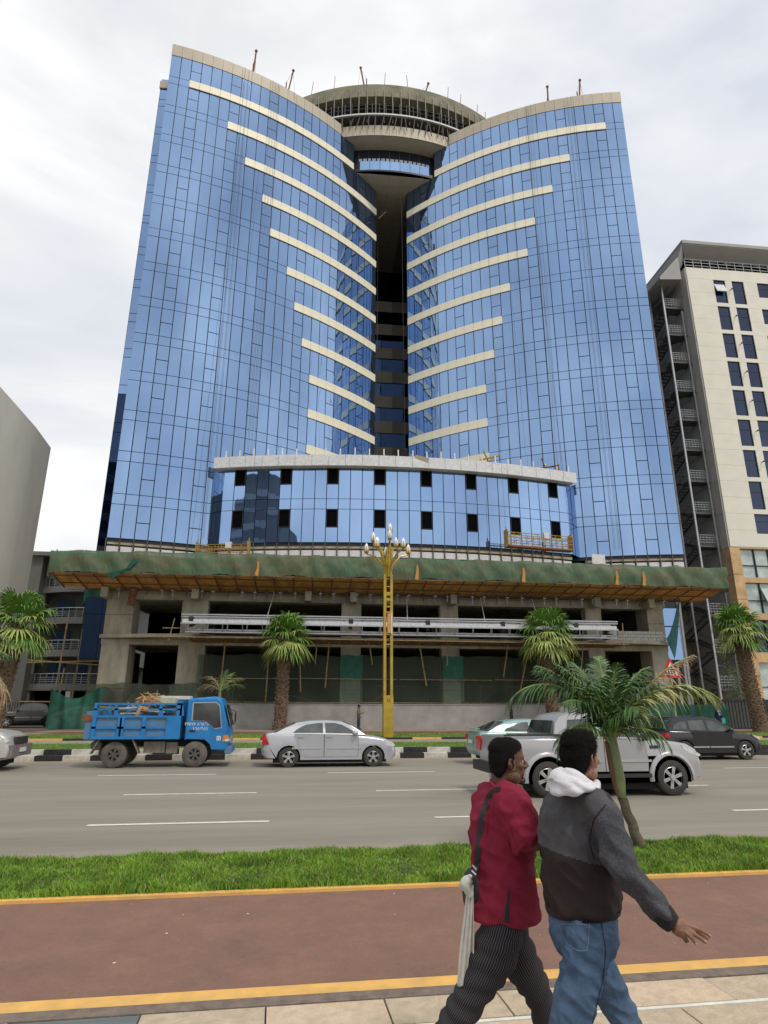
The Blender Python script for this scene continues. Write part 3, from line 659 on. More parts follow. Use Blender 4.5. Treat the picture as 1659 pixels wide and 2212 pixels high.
# lane markings
lm = MB()
dash = [(21.6, -5.2, 3.45, 6.85), (16.92, -9.4, 3.05, 5.95), (12.78, -9.3, 3.1, 6.15)]
for y, x0, ln, per in dash:
    for k in range(-3, 12):
        a_ = x0+k*per
        lm.quad((a_, y-.07, -.074), (a_+ln, y-.07, -.074), (a_+ln, y+.07, -.074), (a_, y+.07, -.074))
S('lane_markings', lm, white_paint)
# grass blades (stuff)
gm = mat('grass_blades', (.20, .345, .035), .6, var=.3, scale=2.2, col2=(.07, .16, .014), spec=.3)
def blades(name, x0, x1, y0, y1, n, h, zf, m=gm, dens=None):
    rs = np.random.RandomState(3); x = rs.uniform(x0, x1, n); y = rs.uniform(y0, y1, n)
    hh = h*rs.uniform(.55, 1.25, n)*(1+.25*np.sin(x*3.3+np.sin(y*5))+.15*np.sin(x*11)); a = rs.uniform(0, 2*pi, n); w = rs.uniform(.004, .009, n)*(h/.1)**.5
    lx, ly = rs.normal(0, .4, n)*hh, rs.normal(0, .4, n)*hh; z = zf(x, y)
    v = np.zeros((n, 5, 3), np.float32); dx, dy = np.cos(a)*w, np.sin(a)*w
    v[:, 0] = np.stack([x-dx, y-dy, z], 1); v[:, 1] = np.stack([x+dx, y+dy, z], 1)
    v[:, 2] = np.stack([x+dx*.8+lx*.35, y+dy*.8+ly*.35, z+hh*.6], 1); v[:, 3] = np.stack([x-dx*.8+lx*.35, y-dy*.8+ly*.35, z+hh*.6], 1)
    v[:, 4] = np.stack([x+lx, y+ly, z+hh*.97], 1)
    me = bpy.data.meshes.new(name); me.vertices.add(5*n); me.vertices.foreach_set('co', v.ravel())
    base = np.arange(n)[:, None]*5
    li = np.concatenate([base+np.array([[0, 1, 2, 3]]), base+np.array([[3, 2, 4]])], 1).ravel().astype(np.int32)
    me.loops.add(len(li)); me.loops.foreach_set('vertex_index', li)
    me.polygons.add(2*n); st = np.stack([np.arange(n)*7, np.arange(n)*7+4], 1).ravel().astype(np.int32); me.polygons.foreach_set('loop_start', st)
    me.update(calc_edges=True); me.materials.append(m)
    o = bpy.data.objects.new(name, me); COL.objects.link(o); return tag(o, kind='stuff')
blades('grass', -4.2, 10.5, 7.76, 9.68, 120000, .075, lambda x, y: np.where(y > 9.5, -.03, .02)+0*x)
dry = mat('dry_blades', (.34, .32, .12), .7, var=.2, scale=3)
blades('dry_grass', -4.2, 10.5, 7.82, 9.6, 17000, .072, lambda x, y: .02+0*x, m=dry)
gm2 = mat('far_blades', (.24, .36, .045), .8, var=.3, scale=1.0, col2=(.13, .23, .03))
blades('median_grass', -17, 40, 27.98, 32.5, 40000, .07, lambda x, y: .29+0*x, m=gm2)
blades('far_grass', -19, 42, 35.85, 41.4, 40000, .08, lambda x, y: .36+0*x, m=gm2)
# small litter on the red path
b = MB()
for i in range(11):
    x, y = random.uniform(-2, 5), random.uniform(5.4, 7.6); s = random.uniform(.004, .012); b.obox((x, y, .004), (s*2, s, .004), rz=random.uniform(0, 3))
S('litter', b, white_paint, kind='stuff')
# ================================================================ right hand building
wb_cream = mat('render_cream', (.80, .77, .68), .8, var=.04, scale=.6)
sand = mat('sandstone', (.66, .44, .23), .85, var=.12, scale=1.2, col2=(.46, .31, .17))
grey_r = mat('render_grey', (.60, .58, .53), .85, var=.07, scale=.5)
hotel = thing('cream_office_block', 'cream panelled block with twin window columns and sandstone base at the right edge', 'building', (50, 56, .42), B=True)
b = MB(); b.box(39.76, 62, 56.42, 80, 16.9, 48.95); b.build('wall', grey_r, hotel)
# cream cladding panels on the front, split by joints and windows
def front_panels(x0, x1, z0, z1, holes):
    xs = sorted({x0, x1, *[h[0] for h in holes], *[h[1] for h in holes]}); 
    for xa, xb in zip(xs[:-1], xs[1:]):
        hs = sorted([(h[2], h[3]) for h in holes if h[0] <= xa+.01 and h[1] >= xb-.01]); z = z0
        for ha, hb in hs+[(z1, z1)]:
            if ha-z > .05: yield xa, xb, z, ha
            z = hb
holes = []
for k in range(8):
    zt = 47.55-3.4*k
    for xa, xb in ((42.8, 44.2), (44.98, 46.4)): holes.append((xa, xb, zt-2.95, zt))
    if k < 3 or True: holes.append((48.0, 50.4, zt-1.9, zt))
holes.append((42.8, 47.2, 18.3, 20.3))
for r_ in range(19):
    z0 = 16.92+r_*1.7; z1 = min(z0+1.685, 48.95)
    if z0 > 48.9: continue
    hs = [(h[0], h[1], max(h[2], z0), min(h[3], z1)) for h in holes if h[2] < z1 and h[3] > z0]
    for xa, xb, za, zb in front_panels(39.78, 58, z0, z1, hs):
        q = MB(); q.box(xa, xb, 56.0, 56.1, za, zb); q.build('wall_panel', wb_cream, hotel)
win_b = glassmat('window_glass', (.055, .07, .11), wav=.4)
for xa, xb, za, zb in holes:
    q = MB(); q.box(xa, xb, 56.2, 56.28, za, zb)
    for (a_, c_, d_, e_) in ((xa, xa+.06, za, zb), (xb-.06, xb, za, zb), (xa+.06, xb-.06, za, za+.06), (xa+.06, xb-.06, zb-.06, zb), (xa+.06, xb-.06, za+(zb-za)*.62, za+(zb-za)*.62+.05)): q.box(a_, c_, 56.12, 56.2, d_, e_)
    w_ = q.build('window', frame_d, hotel)
    q = MB(); q.box(xa+.06, xb-.06, 56.15, 56.19, za+.06, zb-.06); q.build('pane', win_b, w_)
b = MB(); b.hexa([(42.9, 55.75, 45.9), (44.1, 55.75, 45.9), (44.1, 56.12, 47.0), (42.9, 56.12, 47.0), (42.9, 55.7, 45.95), (44.1, 55.7, 45.95), (44.1, 56.1, 47.05), (42.9, 56.1, 47.05)]); b.build('open_sash', silverclad, hotel)
for k in range(7): q = MB(); q.tube([(44.55, 55.95, 46.2-3.4*k), (44.55, 55.6, 46.2-3.4*k), (44.7, 55.5, 46.2-3.4*k)], .04, 5); q.sphere((44.55, 55.6, 46.2-3.4*k), .09, 6); q.build('wall_light', frame_d, hotel)
# grey side wall panels
for r_ in range(10):
    for c_ in range(3):
        z0 = 16.9+r_*3.4; z1 = min(z0+3.37, 48.9)
        if z0 > 48: continue
        q = MB(); q.box(39.66, 39.75, 56.1+c_*7.9, 56.1+(c_+1)*7.9-.04, z0, z1); q.build('side_panel', grey_r, hotel)
b = MB(); b.box(39.72, 40.7, 56.12, 80, .3, 16.86); b.build('side_wall', grey_r, hotel)
# roof: rail, recessed storey, slab canopy with sloping fascia
b = MB(); b.box(41.2, 62, 57.6, 79, 48.95, 51.3); b.build('penthouse', frame_d, hotel)
for i in range(8): q = MB(); q.box(41.3+i*1.6, 42.7+i*1.6, 57.5, 57.56, 49.3, 51.0); q.build('penthouse_window', win_b, hotel)
b = MB()
for zz in (49.3, 49.7, 50.1): b.tube([(39.8, 56.1, zz), (60, 56.1, zz)], .035, 4)
for i in range(20): b.tube([(39.8+i, 56.1, 48.9), (39.8+i, 56.1, 50.1)], .035, 4)
b.build('roof_rail', steel, hotel)
slab = mat('slab_grey', (.36, .355, .34), .6, var=.05, scale=1)
b = MB()
b.hexa([(39.3, 55.2, 51.5), (62, 55.2, 51.5), (62, 80, 50.8), (39.3, 80, 50.8), (39.3, 55.2, 51.9), (62, 55.2, 51.9), (62, 80, 51.9), (39.3, 80, 51.9)])
b.hexa([(39.3, 55.25, 51.4), (62, 55.25, 51.4), (62, 56.7, 50.5), (40.3, 56.7, 50.5), (39.3, 55.25, 51.45), (62, 55.25, 51.45), (62, 57.0, 51.4), (40.3, 57.0, 51.4)])
b.hexa([(38.2, 57.2, 47.0), (39.7, 56.4, 49.5), (39.7, 70, 49.5), (38.2, 70, 47.0), (39.3, 55.25, 51.45), (40.3, 56.7, 51.4), (40.3, 72, 51.4), (39.0, 72, 51.45)])
b.build('roof_canopy', slab, hotel)
for i in range(9): q = MB(); q.lathe([(.75, 0), (.62, .35), (.3, .55), (.01, .6)], (42.2+i*1.9, 56.9, 50.95), n=12); q.build('canopy_coffer', silverclad, hotel)
# sandstone base with large glazing
b = MB(); b.box(40.7, 62, 56.6, 57, .42, 16.86); b.build('lower_wall', frame_d, hotel)
for z0, z1 in ((.42, 2.2), (2.22, 4.6), (4.62, 7.0), (7.02, 9.4), (9.42, 11.8), (11.82, 14.2), (14.22, 16.86)):
    q = MB(); q.box(39.62, 40.66, 55.96, 57, z0, z1-.02); q.build('stone_panel', sand, hotel)
for x0, x1, z0, z1 in ((40.68, 62, 13.42, 13.92), (40.68, 62, 9.9, 10.5), (40.68, 62, 6.0, 6.9), (40.68, 62, 16.74, 16.88)):
    for j in range(9):
        xa = x0+j*2.36; q = MB(); q.box(xa, xa+2.34, 55.98, 56.6, z0, z1); q.build('stone_panel', sand, hotel)
pale_gl = mat('pale_glazing', (.5, .6, .56), .12, var=.18, scale=.8, col2=(.3, .36, .36), spec=1)
for z0, z1 in ((13.92, 16.72), (10.5, 13.40), (6.9, 9.88), (2.2, 6.0)):
    for j in range(10):
        xa = 40.72+j*1.5; q = MB()
        for a_ in (0, 1.44): q.box(xa+a_, xa+a_+.06, 56.2, 56.32, z0, z1)
        q.box(xa+.06, xa+1.44, 56.2, 56.32, z0+(z1-z0)*.42, z0+(z1-z0)*.42+.06)
        w_ = q.build('window', frame_d, hotel); q = MB(); q.box(xa+.06, xa+1.44, 56.33, 56.36, z0, z1); q.build('pane', pale_gl if z1 > 10 or z1 < 7 else win_b, w_)
q = MB(); q.hexa([(42.3, 55.5, 11.4), (43.6, 55.5, 11.4), (43.6, 56.2, 12.9), (42.3, 56.2, 12.9), (42.3, 55.45, 11.45), (43.6, 55.45, 11.45), (43.6, 56.15, 12.95), (42.3, 56.15, 12.95)]); q.build('open_sash', pale_gl, hotel)
# external fire escape
fe = thing('fire_escape', 'grey steel fire escape zigzagging up the side wall of the cream block', 'staircase', (38, 58, .42), B=True)
ESC = (.62, 1.15)
for x, y in ((36.65, 56.0), (36.65, 58.6), (36.65, 62.5), (39.0, 56.05)):
    q = MB(); q.box(x-.1, x+.1, y-.1, y+.1, .4, 47.6 if x < 39 else 44); q.build('post', steel, fe)
treads = MB(); td = MB()
for k in range(14):
    z = 44.5-3.4*k
    if z < 1: break
    q = MB(); q.box(36.7, 39.6, 56.1, 57.4, z-.18, z); q.build('landing', steel_d, fe)
    q = MB(); q.box(36.7, 39.6, 61.9, 63.4, z-1.88, z-1.7); q.build('landing', steel_d, fe)
    q = MB()
    for yy in (56.08,):
        for zz in (.3, .55, .8, 1.05): q.tube([(36.7, yy, z+zz), (39.6, yy, z+zz)], .025, 4)
        for i in range(9): q.tube([(36.7+i*.36, yy, z), (36.7+i*.36, yy, z+1.05)], .02, 4)
    q.tube([(36.7, 56.1, z+1.05), (36.7, 63.3, z+1.05)], .03, 4)
    q.build('railing', steel, fe)
    for (xa, ya, yb, za, zb) in ((37.1, 57.4, 61.9, z, z-1.7), (38.5, 57.4, 61.9, z-3.4, z-1.7)):
        s_ = MB()
        s_.tube([(xa, ya, za-.1), (xa, yb, zb-.1)], .09, 4); s_.tube([(xa+1.0, ya, za-.1), (xa+1.0, yb, zb-.1)], .09, 4)
        s_.tube([(xa, ya, za+.9), (xa, yb, zb+.9)], .03, 4)
        for i in range(10): t_ = (i+.5)/10; s_.box(xa, xa+1.0, ya+(yb-ya)*t_-.14, ya+(yb-ya)*t_+.14, za+(zb-za)*t_-.03, za+(zb-za)*t_)
        s_.build('stair_flight', steel_d, fe)
b = MB(); b.box(36.5, 39.6, 64.5, 66, .4, 46.5); b.build('rear_wall', mat('brown_render', (.36, .31, .24), .9), fe)
b = MB(); b.hexa([(36.5, 55.9, 47.0), (39.0, 55.9, 47.2), (39.0, 64, 47.2), (36.5, 64, 47.0), (36.5, 55.9, 47.3), (39.0, 55.9, 50.2), (39.0, 64, 50.2), (36.5, 64, 47.3)]); b.build('stair_roof', slab, fe)
for o in fe.children:      # the whole stair tower stands a little in from the corner
    if not o.name.startswith(('rear_wall', 'stair_roof')):
        for v in o.data.vertices: v.co.x = 36.65-38+(v.co.x+38-36.65)*.86+ESC[0]; v.co.y += ESC[1]
# narrow far building seen between tower and stairs
fb = thing('checkered_far_block', 'narrow brown block with white panels seen between the tower and the fire escape', 'building', (41.5, 90, .42), B=True)
b = MB(); b.box(44, 52, 88, 100, .42, 45); b.build('wall', mat('brown_render', (.2, .17, .13)), fb)
for k in range(12): q = MB(); q.box(43.9+(k % 2)*.5, 44.9+(k % 2)*.4, 87.9, 87.98, 10+k*2.8, 11.6+k*2.8); q.build('wall_panel', silverclad, fb)
gt = thing('dark_metal_gate', 'dark grey metal gate below the fire escape at the right of the green net fence', 'gate', (34, 47.8, .42), B=True)
for i in range(26):
    q = MB(); q.box(31.3+i*.26, 31.5+i*.26, 47.9, 47.95, .5, 2.5); q.build('gate_slat', mat('gate_grey', (.06, .065, .06), .7), gt)
b = MB(); b.box(31.2, 38.1, 47.86, 47.9, 2.45, 2.6); b.box(31.2, 38.1, 47.86, 47.9, .45, .55); b.box(34.6, 34.75, 47.84, 47.9, .45, 2.7); b.box(31.2, 38.1, 47.95, 48.0, .45, 2.4); b.build('gate_frame', frame_d, gt)
# dark service yard between buildings
b = MB(); b.box(30.6, 36, 66, 67, .42, 13); tag(b.build('yard_wall', mat('yard_dark', (.035, .035, .033), .9), None, org=(33, 66, .42), B=True), 'dark rear yard wall in shade between the tower and the fire escape', 'wall')  # near-black wall colour carries the shade of the yard
pp = thing('grey_drain_pipes', 'long grey drain pipes rising between the tower and the fire escape', 'pipes', (34.6, 58, .42), B=True)
for x, y, h in ((33.3, 57, 11.5), (34.3, 57.5, 12.2), (34.9, 58, 12)):
    q = MB(); q.tube([(x, y, .4), (x, y, h)], .16, 8); q.build('pipe', steel, pp)
# ================================================================ left hand buildings
gb = thing('blank_grey_building', 'blank light grey rendered building with sloping roofline at the left edge', 'building', (-25, 52, .42), B=True)
b = MB()
P = [(-24.83, 58.0, 24.9), (-24.35, 53.4, 24.9), (-24.05, 46.0, 24.9), (-23.9, 36.0, 24.9)]
n = len(P)
for i in range(n-1):
    a_, c_ = P[i], P[i+1]
    b.hexa([(a_[0]-14, a_[1], .3), (a_[0], a_[1], .3), (c_[0], c_[1], .3), (c_[0]-14, c_[1], .3), (a_[0]-14, a_[1], 24.9), (a_[0], a_[1], 24.9), (c_[0], c_[1], 24.9), (c_[0]-14, c_[1], 24.9)])
b.build('wall', mat('render_light', (.70, .69, .64), .9, var=.06, scale=.35, bump=.2, bscale=20, stretch=(1, 1, .4)), gb)
for yy in (40.4, 45.0, 49.6): q = MB(); q.box(-24.2, -23.78 if yy < 46 else -24.02, yy, yy+.05, .4, 24.88); q.build('expansion_joint', mat('joint', (.3, .3, .28), .9), gb) if False else None
bb = thing('balcony_building', 'dark grey four storey building with curved steel railed balconies behind the side lane', 'building', (-27, 70, .42), B=True)
dg = mat('render_darkgrey', (.21, .205, .19), .85, var=.08, scale=.6); dgl = mat('render_midgrey', (.24, .24, .23), .85, var=.08, scale=.6)
b = MB(); b.box(-31.5, -18.0, 71.5, 80, .4, 16.9); b.box(-31.5, -28.2, 68.5, 71.5, .4, 16.9); b.build('wall', dg, bb)
b = MB(); b.box(-31.8, -17.6, 67.9, 80, 16.9, 17.3); b.build('roof', dgl, bb)
for k in range(4):
    z = 4.0+k*3.25
    def bc(i, off=0.): t_ = i/14; return (-28.2+9.8*t_, 69.9-off-2.1*sin(pi*min(1, t_*.95+.05)), z)
    b = MB(); b.poly([bc(i) for i in range(15)]+[(-18.2, 72, z), (-28.2, 72, z)]); b.poly([(p[0], p[1], p[2]-.3) for p in ([bc(i) for i in range(15)]+[(-18.2, 72, z), (-28.2, 72, z)])][::-1])
    for i in range(14): p_, q_ = bc(i), bc(i+1); b.quad((p_[0], p_[1], z-.55), (q_[0], q_[1], z-.55), (q_[0], q_[1], z+.12), (p_[0], p_[1], z+.12))
    b.build('balcony', dgl, bb)
    b = MB()
    for zz in (.3, .5, .7): b.tube([(p[0], p[1], p[2]+zz) for p in [bc(i, -.05) for i in range(15)]], .022, 4)
    b.tube([(p[0], p[1], p[2]+1.05) for p in [bc(i, -.05) for i in range(15)]], .05, 5)
    for i in range(15): p_ = bc(i, -.05); b.tube([p_, (p_[0], p_[1], z+1.05)], .035, 4)
    b.build('railing', steel, bb)
    for x in (-27.2, -24.6, -21.4):
        q = MB(); q.box(x, x+1.7, 71.4, 71.5, z+.05, z+2.4); w_ = q.build('window', steel_d, bb); q = MB(); q.box(x+.1, x+.8, 71.35, 71.4, z+.2, z+2.25); q.box(x+.9, x+1.6, 71.35, 71.4, z+.2, z+2.25); q.build('pane', darkglass, w_)
for x in (-28.0, -22.5, -18.4): q = MB(); q.box(x-.12, x+.12, 69.6, 69.85, .4, 16.9); q.build('pillar', dgl, bb)
q = MB(); q.box(-28, -18.5, 71.3, 71.45, .4, 3.4); q.build('ground_floor_shade', black, bb)  # black sheet on the wall stands in for the shade inside
q = cloth(list(np.linspace(-23.4, -20.9, 16)), lambda x, t: (x, 67.6+.1*sin(x*5), 12.0+2.8*t-.8*(x+23.4)/2.5*(1-t)*-1), 6, 'draped_net', net_t, bb)
sp = thing('timber_scaffold_poles', 'tall pale timber poles lashed in front of the balcony building', 'poles', (-20, 58, .42), B=True)
for x0, x1, y, h in ((-21.1, -20.7, 57, 9.6), (-19.6, -19.4, 57, 8.2), (-18.6, -18.5, 57.5, 7.5), (-17.5, -17.3, 57, 9.2), (-20.9, -20.5, 57.2, 5)):
    q = MB(); q.tube([(x0, y, .4), ((x0+x1)/2+.08, y, h/2), (x1, y, h)], .07, 6); q.build('timber_pole', bamboo, sp)
for z, s in ((2.3, 0), (5.2, .4), (5.6, -.2)):
    q = MB(); q.tube([(-23.5, 57, z+s), (-16.8, 57, z)], .06, 5); q.build('timber_rail', bamboo, sp)
q = MB(); q.box(-17.9, -17.6, 50.9, 51.2, .4, 3.0); tag(q.build('concrete_post', wall_grey, None, org=(-17.7, 51, .4), B=True), 'short grey concrete post beside the side lane net fence', 'post')
fnc = thing('lane_fence', 'dark vertical bar fence behind the left palm trunk', 'fence', (-25.5, 63, .42), B=True)
for i in range(26): q = MB(); q.box(-29+i*.22, -28.95+i*.22, 64, 64.05, .4, 2.3); q.build('fence_bar', frame_d, fnc)
# banded office tower opposite, behind the camera: only its mirror image shows in the podium glass
dgb = mat('band_navy', (.02, .03, .055), .5)
ob = thing('opposite_tower', 'dark banded office tower across the street, mirrored in the podium glass at left', 'office tower', (-45, -16, 0), rz=0)
b = MB(); cx, cy = -44.0, -15.5
for k in range(12):
    z0 = k*3.5; b2 = MB(); b2.lathe([(9.6, z0), (9.6, z0+2.2)], (cx, cy, 0), n=28); b2.build('glass_band', dgb, ob)
    b2 = MB(); b2.lathe([(9.9, z0+2.2), (9.9, z0+3.5)], (cx, cy, 0), n=28); b2.build('grey_band', mat('band_grey', (.26, .28, .31), .7), ob)
b2 = MB(); b2.lathe([(8.2, 42), (8.2, 46.5)], (cx+1.5, cy, 0), n=24); b2.build('crown', mat('band_dark', (.05, .06, .08), .6), ob)
b2 = MB(); b2.box(cx+3, cx+15, cy-8, cy+6, 0, 36); b2.build('annex', mat('band_dark', (.05, .06, .08)), ob)
# ================================================================ palms
leafm = mat('fan_leaf', (.15, .27, .05), .55, var=.3, scale=3, col2=(.07, .16, .025), spec=.4)
leafy = mat('fan_leaf_light', (.36, .44, .12), .6, var=.25, scale=3)
drym = mat('dry_leaf', (.36, .27, .15), .8, var=.25, scale=4)
bark = mat('palm_bark', (.16, .105, .065), .95, var=.35, scale=7, col2=(.06, .04, .028), bump=.8)
barkl = mat('palm_boot', (.27, .19, .12), .9, var=.3, scale=8, col2=(.12, .08, .05))
def rot_to(d, u=Vector((0, 0, 1))):
    d = Vector(d).normalized(); s = d.cross(u)
    if s.length < 1e-3: s = Vector((1, 0, 0))
    s.normalize(); return d, s, s.cross(d)
def fan_leaf(b, base, az, el, pet, R, nseg, rnd, m=0):
    d = Vector((cos(az)*cos(el), sin(az)*cos(el), sin(el))); d, s, u = rot_to(d)
    tip = Vector(base)+d*pet+Vector((0, 0, -.06*pet))
    b.tube([base, Vector(base)+d*pet*.5+Vector((0, 0, .04)), tip], [.03, .022, .015], 4, m=m)
    for i in range(nseg):
        t = (i/(nseg-1)-.5)*2; a = t*1.75+rnd.uniform(-.05, .05); L_ = R*(1-.28*abs(t)**2)*rnd.uniform(.88, 1.1)
        dd = d*cos(a)+s*sin(a); dd.normalize(); sd_ = dd.cross(u).normalized(); w = .045*R/1.0
        fold = u*(.07*R*(1 if i % 2 else -1)*0)
        p1 = tip+dd*L_*.45+u*.03; droop = rnd.uniform(.2, .6)*L_
        p2 = tip+dd*L_*.78-Vector((0, 0, droop*.35)); p3 = tip+dd*L_*.98-Vector((0, 0, droop))
        b.quad(tip-sd_*.006, tip+sd_*.006, p1+sd_*w+u*.012, p1-sd_*w, m)
        b.quad(p1-sd_*w, p1+sd_*w+u*.012, p2+sd_*w*.55, p2-sd_*w*.45, m); b.tri(p2-sd_*w*.45, p2+sd_*w*.55, p3, m)
def fan_palm(loc, zc, r0, r1, lean, crown, label, seed, nleaf=34, nboot=330):
    rnd = random.Random(seed); t = local('fan_palm', label, 'palm tree', loc, group='fan palms along the far pavement'); H_ = zc-loc[2]
    def ax(f): return Vector((lean[0]*f+.05*sin(f*5+seed), lean[1]*f, H_*f))
    b = MB(); b.tube([ax(i/12) for i in range(13)], [(r0+(r1-r0)*i/12)*(1.25 if i == 0 else 1) for i in range(13)], 12)
    tr_ = b.build('trunk', bark, t)
    b = MB()
    for i in range(nboot):
        f = (i/nboot)**1.0; a = i*2.399+rnd.uniform(-.2, .2); r = r0+(r1-r0)*f; c = ax(f)
        dr = Vector((cos(a), sin(a), 0)); tn = Vector((-sin(a), cos(a), 0)); w = rnd.uniform(.05, .09); h = rnd.uniform(.1, .2); o = rnd.uniform(.05, .15)
        p = c+dr*r*.85; tp = c+dr*(r+o)+Vector((0, 0, h))
        b.hexa([p-tn*w, p+tn*w, p+tn*w*.8+Vector((0, 0, .07)), p-tn*w*.8+Vector((0, 0, .07)), tp-tn*w*.5, tp+tn*w*.5, tp+tn*w*.4+Vector((0, 0, .04))-dr*.04, tp-tn*w*.4+Vector((0, 0, .04))-dr*.04], rnd.randint(0, 1))
    tag(b.build('leaf_boots', [bark, barkl], t, smooth=False), kind='stuff')
    top = ax(1)
    for i in range(nleaf):
        f = i/nleaf; el = -.85+f*2.15+rnd.uniform(-.12, .12); az = i*2.399+rnd.uniform(-.2, .2)
        b = MB(); fan_leaf(b, top+Vector((0, 0, -.25+.45*f)), az, el, crown*.42*rnd.uniform(.8, 1.1), crown*.62*rnd.uniform(.85, 1.1), 22, rnd)
        b.build('palm_leaf', leafy if (el < .05 and rnd.random() < .75) or rnd.random() < .2 else leafm, t, smooth=False)
    return t
fan_palm((.15, 46.6, .42), 6.75, .42, .36, (.25, 0), 2.2, 'middle left fan palm with shaggy trunk rising behind the silver sedan roof', 1)
fan_palm((19.75, 46.0, .42), 7.3, .46, .38, (-.15, 0), 2.6, 'bushy fan palm right of the lamp post, trunk rising behind the silver pickup', 2)
fan_palm((33.2, 42.0, .42), 7.5, .5, .4, (-.7, 0), 2.2, 'fan palm at the right edge in front of the sandstone base', 3)
fan_palm((-15.9, 41.2, .42), 6.7, .5, .42, (.45, 0), 2.5, 'fan palm at the left edge in front of the balcony building', 4)
def frond(b, base, az, el, L_, droop, nl, ll, rnd, m=0, ml=1, hang=.4, curl=0.):
    """feather palm frond: arched midrib with two rows of leaflets; returns nothing"""
    base = Vector(base); pts = []; n = 14; h = Vector((cos(az), sin(az), 0)); p = base.copy(); e = el
    for i in range(n+1):
        pts.append(p.copy()); hh = Vector((cos(az+curl*i/n), sin(az+curl*i/n), 0)); p = p+(hh*cos(e)+Vector((0, 0, sin(e))))*(L_/n); e -= droop/n*(.4+1.2*i/n)
    b.tube(pts, [.024*(1-.8*i/n)+.003 for i in range(n+1)], 5, m=m)
    for i in range(nl):
        f = .16+.84*i/nl; k = min(n-1, int(f*n)); q = pts[k].lerp(pts[k+1], f*n-k); t = (pts[k+1]-pts[k]).normalized()
        s0 = t.cross(Vector((0, 0, 1))).normalized(); u0 = s0.cross(t)
        for sg in (-1, 1):
            l = ll*sin(pi*min(1, .18+.80*f))**.7*rnd.uniform(.85, 1.1); w = .014*rnd.uniform(.7, 1.2)
            dd = (t*(.55+.5*f+rnd.uniform(-.12, .12))+s0*sg*rnd.uniform(.75, 1.1)+u0*rnd.uniform(-.25, .35)).normalized(); wv = dd.cross(u0).normalized()
            g_ = hang*rnd.uniform(.6, 1.3)
            p1 = q+dd*l*.4-Vector((0, 0, g_*l*.10)); p2 = q+dd*l*.75-Vector((0, 0, g_*l*.38)); p3 = q+dd*l*.97-Vector((0, 0, g_*l*.8))
            b.quad(q-wv*w*.4, q+wv*w*.4, p1+wv*w, p1-wv*w, ml); b.quad(p1-wv*w, p1+wv*w, p2+wv*w*.8, p2-wv*w*.8, ml); b.tri(p2-wv*w*.8, p2+wv*w*.8, p3, ml)
fr_g = mat('frond_green', (.06, .135, .028), .42, var=.35, scale=7, col2=(.015, .045, .011), spec=.55)
fr_y = mat('frond_yellow', (.34, .36, .11), .6, var=.25, scale=5, col2=(.2, .26, .07))
fr_d = mat('frond_dry', (.38, .27, .17), .8, var=.25, scale=5, col2=(.22, .14, .09))
fr_rib = mat('frond_rib', (.23, .29, .08), .5, var=.2, scale=5); shaft = mat('crown_shaft', (.2, .27, .10), .45, var=.2, scale=4, col2=(.13, .13, .07))
trunk_g = mat('ringed_trunk', (.14, .115, .075), .85, var=.25, scale=5, stretch=(1, 1, 5), bump=.5)
def PX(az_deg): return radians(-9)+radians(az_deg)      # azimuth measured from picture right, counter-clockwise (90 = away)
def feather_palm(loc, label, seed, specs, hs, lean=(0, 0)):
    rnd = random.Random(seed); t = local('feather_palm', label, 'palm tree', loc); specs = [(a_, e_, l_, d_, int(n_*.8), ll_, h_, k_) for a_, e_, l_, d_, n_, ll_, h_, k_ in specs]
    b = MB(); n = 12; lx, ly = lean
    P_ = [Vector((lx*(i/n)+.012*sin(i*1.3), ly*i/n, hs*.45*i/n)) for i in range(n+1)]
    b.tube(P_, [.075-.012*i/n+(.004 if i % 2 else 0) for i in range(n+1)], 12); b.build('trunk', trunk_g, t)
    b = MB(); q0 = P_[-1]
    b.tube([q0, q0+Vector((-.02, 0, hs*.15)), q0+Vector((-.05, 0, hs*.38)), q0+Vector((-.07, 0, hs*.60))], [.064, .095, .085, .06], 12); b.build('crown_shaft', shaft, t)
    q = MB(); q.tube([q0+Vector((-.07, -.03, hs*.02)), q0+Vector((-.12, -.03, hs*.25)), q0+Vector((-.17, -.02, hs*.5))], [.02, .045, .02], 6); q.build('dry_sheath', mat('dry_sheath', (.16, .08, .05), .8), t)
    top = q0+Vector((-.06, 0, hs*.5))
    for (az, el, L_, dr, nl, ll, hang, kind) in specs:
        b = MB(); frond(b, top+Vector((rnd.uniform(-.03, .03), rnd.uniform(-.03, .03), rnd.uniform(-.06, .08))), PX(az), radians(el), L_, dr, nl, ll, rnd, hang=hang)
        b.build('frond', [fr_rib, {'g': fr_g, 'y': fr_y, 'd': fr_d}[kind]], t, smooth=False)
    return t
